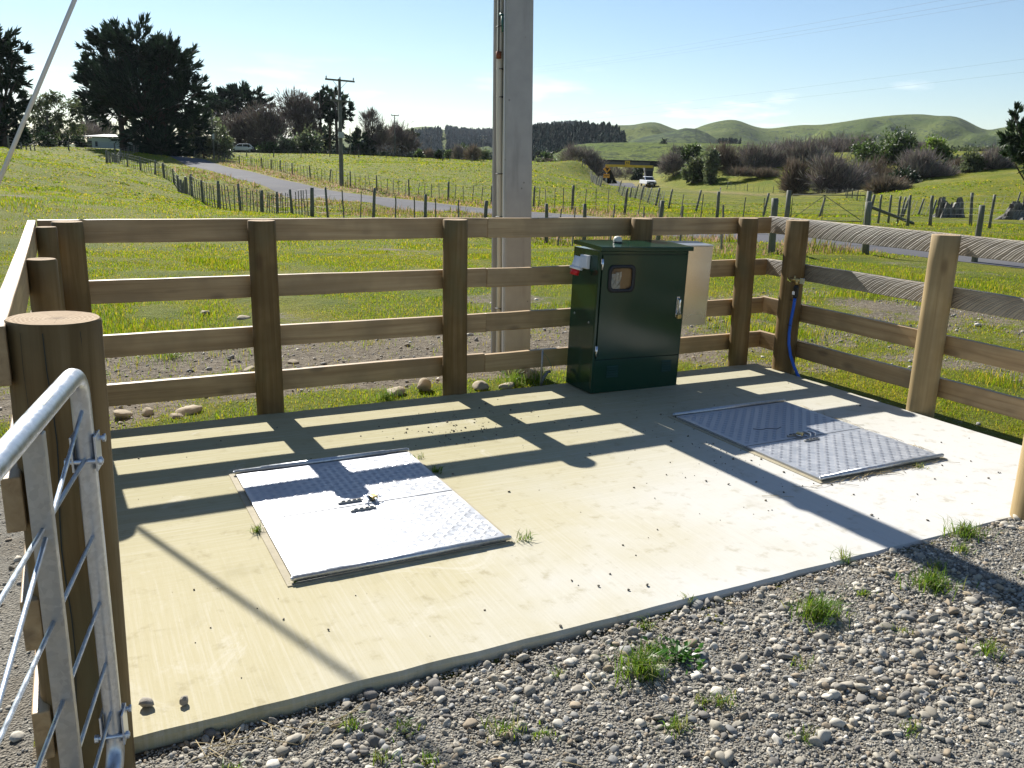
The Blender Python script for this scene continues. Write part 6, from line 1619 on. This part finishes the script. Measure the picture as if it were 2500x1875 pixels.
HD = hill('wooded_rise', 'wooded rise at the left end of the flat terrace', [(284.67,591.39,5.96),(297.44,586.43,11.68),(308.74,582.42,18.01),(316.81,579.56,22.59),(329.21,573.63,24.3),(339.89,568.0,23.97),(348.26,564.02,25.23),(356.82,559.56,25.17),(365.94,554.62,24.45),(371.76,550.68,21.31),(377.5,546.5,17.17)], 160, 120, 1.8, hillmat('forest_floor', (.03, .045, .018), (.05, .06, .025), (.015, .025, .01), .1), 12, .05)
forest('pine_forest', 'tall dark pine wood at the left end of the flat terrace', on_hill(HD, (10, 250), .05, 1.05, 1700, g), 6.5, 4, FM)
def belt(spec, n, seed):
    g = np.random.default_rng(seed); out = []
    for _ in range(n):
        a = g.random(); q = g.random()
        A0, A1 = np.array(spec[0]), np.array(spec[1]); p = A0 + (A1 - A0) * a
        d = p[:2] / np.linalg.norm(p[:2]); p = p + np.r_[d * q * spec[2], 0]
        out.append((p[0], p[1], spec[3] + (spec[4] - spec[3]) * a))
    return np.array(out)
forest('pine_forest', 'dark clump of pines alone on the terrace before the hills', belt(((435.76,516.7,18.65), (452.33,508.25,19.17), 40, 9.0, 9.0), 130, 5), 12, 6, FM)
forest('pine_forest', 'dark shelter belt at the foot of the big hill, upper right', np.concatenate([belt(((448.66,486.25,17.02), (472.38,473.98,17.12), 30, 8, 8), 130, 9), belt(((551.95,409.95,18.96), (599.47,385.91,21.06), 30, 6, 8), 200, 10)]), 8.5, 7, FM)
forest('pine_forest', 'dark tree belt low behind the bare trees on the left', np.concatenate([belt(((121.7,418.83,2.3), (186.68,385.52,3.67), 80, 1.6, 1.6), 260, 11), belt(((42.24,273.62,1.5), (82.05,253.09,1.93), 40, 1.6, 1.6), 120, 12)]), 4.2, 9, FM)

# ------------------------------------------------------------------ grass
MAT_GRASS = leafmat('grass_blades', (.150, .192, .008), .5, .7, .10, (.27, .32, .008))
MAT_STRAW = leafmat('rank_grass_blades', (.165, .150, .034), .45, .7, .1, (.25, .225, .045))
MAT_TUFT = leafmat('tuft_blades', (.120, .185, .025), .45, .4, .4, (.20, .28, .025))
def blades(P, h, w, tint, g, bend=.5):
    """P roots, each blade two bent segments"""
    n = len(P); a = g.uniform(0, 6.283, n); d = np.stack([np.cos(a), np.sin(a), np.zeros(n)], -1); s = np.stack([-np.sin(a + g.normal(0, .5, n)), np.cos(a), np.zeros(n)], -1)
    b = (g.uniform(.25, 1.25, n) * bend)[:, None]
    h = np.broadcast_to(h, n)[:, None]; w = np.broadcast_to(w, n)[:, None]
    U = np.array([0, 0, 1.])
    m = P + U * h * .58 + d * h * b * .35; e = P + U * h * (1 - .35 * b) + d * h * b * 1.0
    V = np.stack([P - s * w * .5, P + s * w * .5, m + s * w * .42, m - s * w * .42, e], 1)
    k = (np.arange(n) * 5)[:, None]
    F = np.concatenate([k + [0, 1, 2], k + [0, 2, 3], k + [3, 2, 4]])
    return V.reshape(-1, 3), F, np.repeat(tint, 5, 0)
def grass_tint(n, g, dry, lush):
    A = np.array([(.85, 1.0, .8), (1.1, 1.1, .9), (.6, .82, .7), (1.45, 1.05, 3.0), (1.9, 1.30, 5.0)])
    p = np.stack([np.full(n, .38), np.full(n, .28), np.full(n, .2) + lush * .3, np.full(n, .08) + dry * .5, np.full(n, .03) + dry * .5], -1); p /= p.sum(1, keepdims=True)
    c = (p.cumsum(1) > g.random(n)[:, None]).argmax(1)
    return A[c] * g.uniform(.75, 1.25, (n, 1))
def field(name, label, n, x0, x1, y0, y1, near, hs, ws, seed, dens=None, bend=.6, maxd=30, dry0=0.0, hmul=None, mat=None):
    g = np.random.default_rng(seed); x = g.uniform(x0, x1, n); y = g.uniform(y0, y1, n)
    d = np.hypot(x - CAM_POS.x, y - CAM_POS.y)
    keep = (g.random(n) < np.clip((near / d) ** 1.7, 0, 1)) & (d < maxd)
    dirt = dirt_at(x, y)
    keep &= g.random(n) > np.clip(dirt * 1.25 - .16, 0, .94)
    keep &= ~((x > -2.16) & (x < 4.06) & (y < .035) & (y > -3.6)) & ~((x > -2.2) & (x < 4.0) & (y < -3.3)) & ~((x < -2.1) & (y < -.6))
    keep &= ~((x > SX0) & (x < SX1) & (y < .03))
    rx_ = x - road_x(y); keep &= ~((rx_ > -.2) & (rx_ < 3.8))
    if dens is not None: keep &= dens(x, y, g)
    x, y, d, dirt = x[keep], y[keep], d[keep], dirt[keep]; n = len(x)
    lush = sstep(.55, .78, fnoise(x * .9, y * .9, 12)); dry = dry0 + sstep(.5, .75, fnoise(x * .45, y * .45, 15)) * .35 + dirt * .6
    k = np.clip(d / near, 1, 4)
    h = g.uniform(*hs, n) * (.75 + 1.5 * lush) * k ** .3
    if hmul is not None: h = h * hmul(x, y)
    w = g.uniform(*ws, n) * k ** .8
    V, F, t = blades(np.stack([x, y, H(x, y) - .005], -1), h, w, grass_tint(n, g, dry, lush), g, bend)
    o = mesh_np(name, V, F, mat or MAT_GRASS, t)
    return tag(o, label, 'grass', kind='stuff')
field('grass', 'short paddock grass in clumps just behind the timber fence', 720000, -6, 15, -4, 12, 8.0, (.022, .055), (.003, .006), 31, maxd=19, dry0=.25)
field('rough_grass', 'paddock grass farther off towards the lane', 620000, -16, 32, 7, 46, 15, (.022, .055), (.008, .016), 32, maxd=58, dry0=.3)
field('bank_grass', 'rank tussock grass on the lane bank and around the far fences', 90000, 6.5, 15.2, 8, 75, 22, (.07, .20), (.010, .024), 33, dens=lambda x, y, g: (np.abs(road_x(y) - 1.8 - x) < 2.2 + .6 * g.normal(size=len(x))) & (fnoise(x * .8, y * .8, 18) > .40), maxd=90, dry0=.6, mat=MAT_STRAW)
field('dry_grass', 'straw coloured grass on the far verge of the lane', 60000, 13, 24, 12, 110, 30, (.08, .24), (.012, .03), 34, dens=lambda x, y, g: (x - road_x(y) > 3.8) & (x - road_x(y) < 6.6 + g.normal(size=len(x)) * .6), maxd=120, dry0=1.2, mat=MAT_STRAW)
field('paddock_grass', 'clumpy pasture grass over the distant paddocks', 420000, -40, 75, 28, 140, 46, (.03, .07), (.05, .10), 36, maxd=150, dry0=.25, bend=1.1)
edge = lambda x, y, g: ((y > .015) & (y < .30 + .12 * g.normal(size=len(x))) & (x > -2) & (x < 3.9)) | ((x > 3.80) & (x < 4.5) & (y > -3.2) & (y < .3))
field('verge_grass', 'longer grass along the back and right edges of the pad', 26000, -2, 4.6, -3.2, .6, 9, (.03, .085), (.003, .006), 35, dens=lambda x, y, g: edge(x, y, g) & (fnoise(x * 1.6, y * 1.6, 22) > .38), maxd=14, bend=.8)

def tuft(name, label, x, y, n, h, spread, seed, cat='grass tuft', group=None, dry=.1, z=None, bend=.9, w=.0042):
    g = np.random.default_rng(seed)
    r_ = np.abs(g.normal(0, spread, n)); a = g.uniform(0, 6.283, n)
    P = np.stack([r_ * np.cos(a), r_ * np.sin(a) * .8, np.full(n, -.004)], -1)
    hh = h * g.uniform(.45, 1.15, n); V, F, t = blades(P, hh, g.uniform(.6, 1.3, n) * w, grass_tint(n, g, np.full(n, dry), np.full(n, .3)), g, bend)
    o = mesh_np(name, V, F, MAT_TUFT, t); o.location = (x, y, (h1(x, y) + .008) if z is None else z)
    return tag(o, label, cat, group)
TU = [(.03, -3.47, 46, .05, .028, .25), (.74, -3.71, 330, .11, .060, .05), (2.04, -3.44, 220, .09, .060, .25), (1.40, -3.74, 240, .09, .070, .05), (-.17, -3.72, 300, .105, .055, .02), (1.13, -4.2, 90, .06, .05, .3), (-1.22, -3.56, 50, .05, .03, .2),
      (-1.06, -3.65, 46, .045, .03, .05), (-.77, -3.81, 60, .07, .035, .35), (-.02, -4.0, 46, .06, .03, .5), (-.25, -4.04, 50, .065, .03, .4), (-.66, -3.88, 44, .05, .03, .5), (1.58, -3.62, 44, .05, .03, .3), (.32, -3.38, 34, .055, .02, .5), (1.06, -3.66, 36, .045, .03, .3),
      (.45, -4.39, 40, .05, .03, .4), (1.24, -3.38, 44, .085, .03, .7), (-.07, -3.97, 36, .05, .03, .6), (-1.17, -3.76, 36, .045, .03, .3), (-1.05, -3.83, 36, .045, .03, .2), (.1, -4.27, 36, .045, .03, .3), (-.05, -3.62, 90, .05, .05, .0), (1.85, -3.55, 60, .06, .03, .25), (-1.6, -3.62, 30, .045, .02, 1.0), (.95, -3.95, 30, .04, .03, .5), (-.45, -3.6, 26, .04, .02, .3), (-2.02, -3.85, 16, .04, .02, .2), (.4, -3.95, 24, .05, .03, .9), (1.9, -3.9, 40, .05, .04, .5)]
BIG = {1: 'largest fresh green grass tuft in the gravel, right of centre', 2: 'spreading grass tuft at the pad edge by the shadow of the concrete pole', 3: 'wide low grass tuft in gravel just below the shadow band', 4: 'lush blue green grass tuft in gravel, next to broad leafed weeds'}
for i, (x, y, n, h, s, dry) in enumerate(TU):
    tuft('grass_tuft', BIG.get(i, 'small sparse grass tuft growing out of the gravel'), x, y, n, h, s, 200 + i, group='grass tufts in the gravel', dry=dry)
for i, (x, y, n, h, s, lab) in enumerate([(-1.21, -1.98, 46, .05, .022, 'grass tuft in the joint at the left edge of the sunlit hatch'), (-.10, -1.55, 50, .06, .022, 'grass tuft at the right edge of the sunlit hatch, farther one'), (-.10, -1.28, 26, .04, .018, 'small grass tuft by the far right corner of the sunlit hatch'),
                                          (-.06, -2.58, 34, .055, .030, 'flattened grass tuft at the near right corner of the sunlit hatch'), (-1.17, -2.575, 16, .03, .012, 'tiny grass sprig at the near left corner of the sunlit hatch'), (2.72, -2.62, 60, .03, .035, 'dry grass wisp caught under the front of the shaded hatch'),
                                          (1.36, .26, 170, .17, .10, 'long grass clump at the foot of the concrete pole'), (1.62, .32, 120, .15, .08, 'long grass clump round the pipe elbow'), (.20, .22, 120, .10, .07, 'fresh grass clump under the bottom rail, middle bay'), (-1.15, 2.25, 150, .12, .12, 'dark lush grass clump behind the rails near the left corner')]):
    tuft('grass_tuft', lab, x, y, n, h, s, 300 + i, dry=2.5 if 'dry' in lab else .1, z=.003 if i < 6 else None, bend=1.4 if i in (3, 5) else .9)
# straw stalks lying on pad and gravel
g = np.random.default_rng(9); mb = MB()
for i in range(120):
    if i < 45: x, y, z = g.normal(2.45, .35), -2.625 + g.normal(0, .012), .004
    elif i < 70: x, y, z = 3.045 + g.normal(0, .01), g.uniform(-2.5, -1.3), .004
    elif i < 95: x, y, z = g.normal(-1.45, .12), -3.50 + g.normal(0, .05), .0
    else: x, y, z = g.uniform(-1.2, 2.0), g.uniform(-4.6, -3.5), .0
    if z == 0: z = h1(x, y) + .018
    L = g.uniform(.02, .09); a = g.normal(0, .5) if i < 70 else g.uniform(0, 3.14)
    if 45 <= i < 70: a += 1.57
    dx, dy = L * math.cos(a), L * math.sin(a)
    mb.tube([(x - dx, y - dy, z), (x, y, z + g.uniform(0, .012)), (x + dx, y + dy, z + g.uniform(0, .008))], .0012, 4)
tag(mb.build('straw', plain('straw', (.34, .27, .14), .8), recalc=False), 'loose straw stalks lying by the hatch edge and on the gravel', 'straw', kind='stuff')
# broad leafed weeds in the gravel
g = np.random.default_rng(14); n = 90
a = g.uniform(0, 6.283, n); r_ = np.abs(g.normal(0, .055, n)); P = np.stack([r_ * np.cos(a), r_ * np.sin(a), g.uniform(0, .02, n)], -1)
V, F = leaf_mesh(P, np.stack([np.cos(a), np.sin(a), g.uniform(.2, .7, n)], -1), .032, .022, g)
o = mesh_np('weed', V, F, leafmat('weed_leaves', (.045, .125, .018), .35, .35, .5), np.ones((n * 4, 3))); o.location = (.02, -3.70, h1(.02, -3.7) + .012)
tag(o, 'broad leafed green weed in gravel beside the lush grass tuft', 'weed')

# ------------------------------------------------------------------ the air between here and the hills
hz = bpy.data.materials.new('air'); hz.use_nodes = True
hn, hl = hz.node_tree.nodes, hz.node_tree.links
hn.remove(hn['Principled BSDF'])
pv = hn.new('ShaderNodeVolumePrincipled')
pv.inputs['Color'].default_value = (.80, .88, 1.0, 1)
pv.inputs['Density'].default_value = 0.000045
pv.inputs['Anisotropy'].default_value = .2
hl.new(pv.outputs['Volume'], hn['Material Output'].inputs['Volume'])
mb = MB(); mb.bb(-3300, 3500, -3300, 3500, -9, 175)
haze = mb.build('haze', hz)
tag(haze, 'thin pale air that softens the far hills', 'haze', kind='stuff')
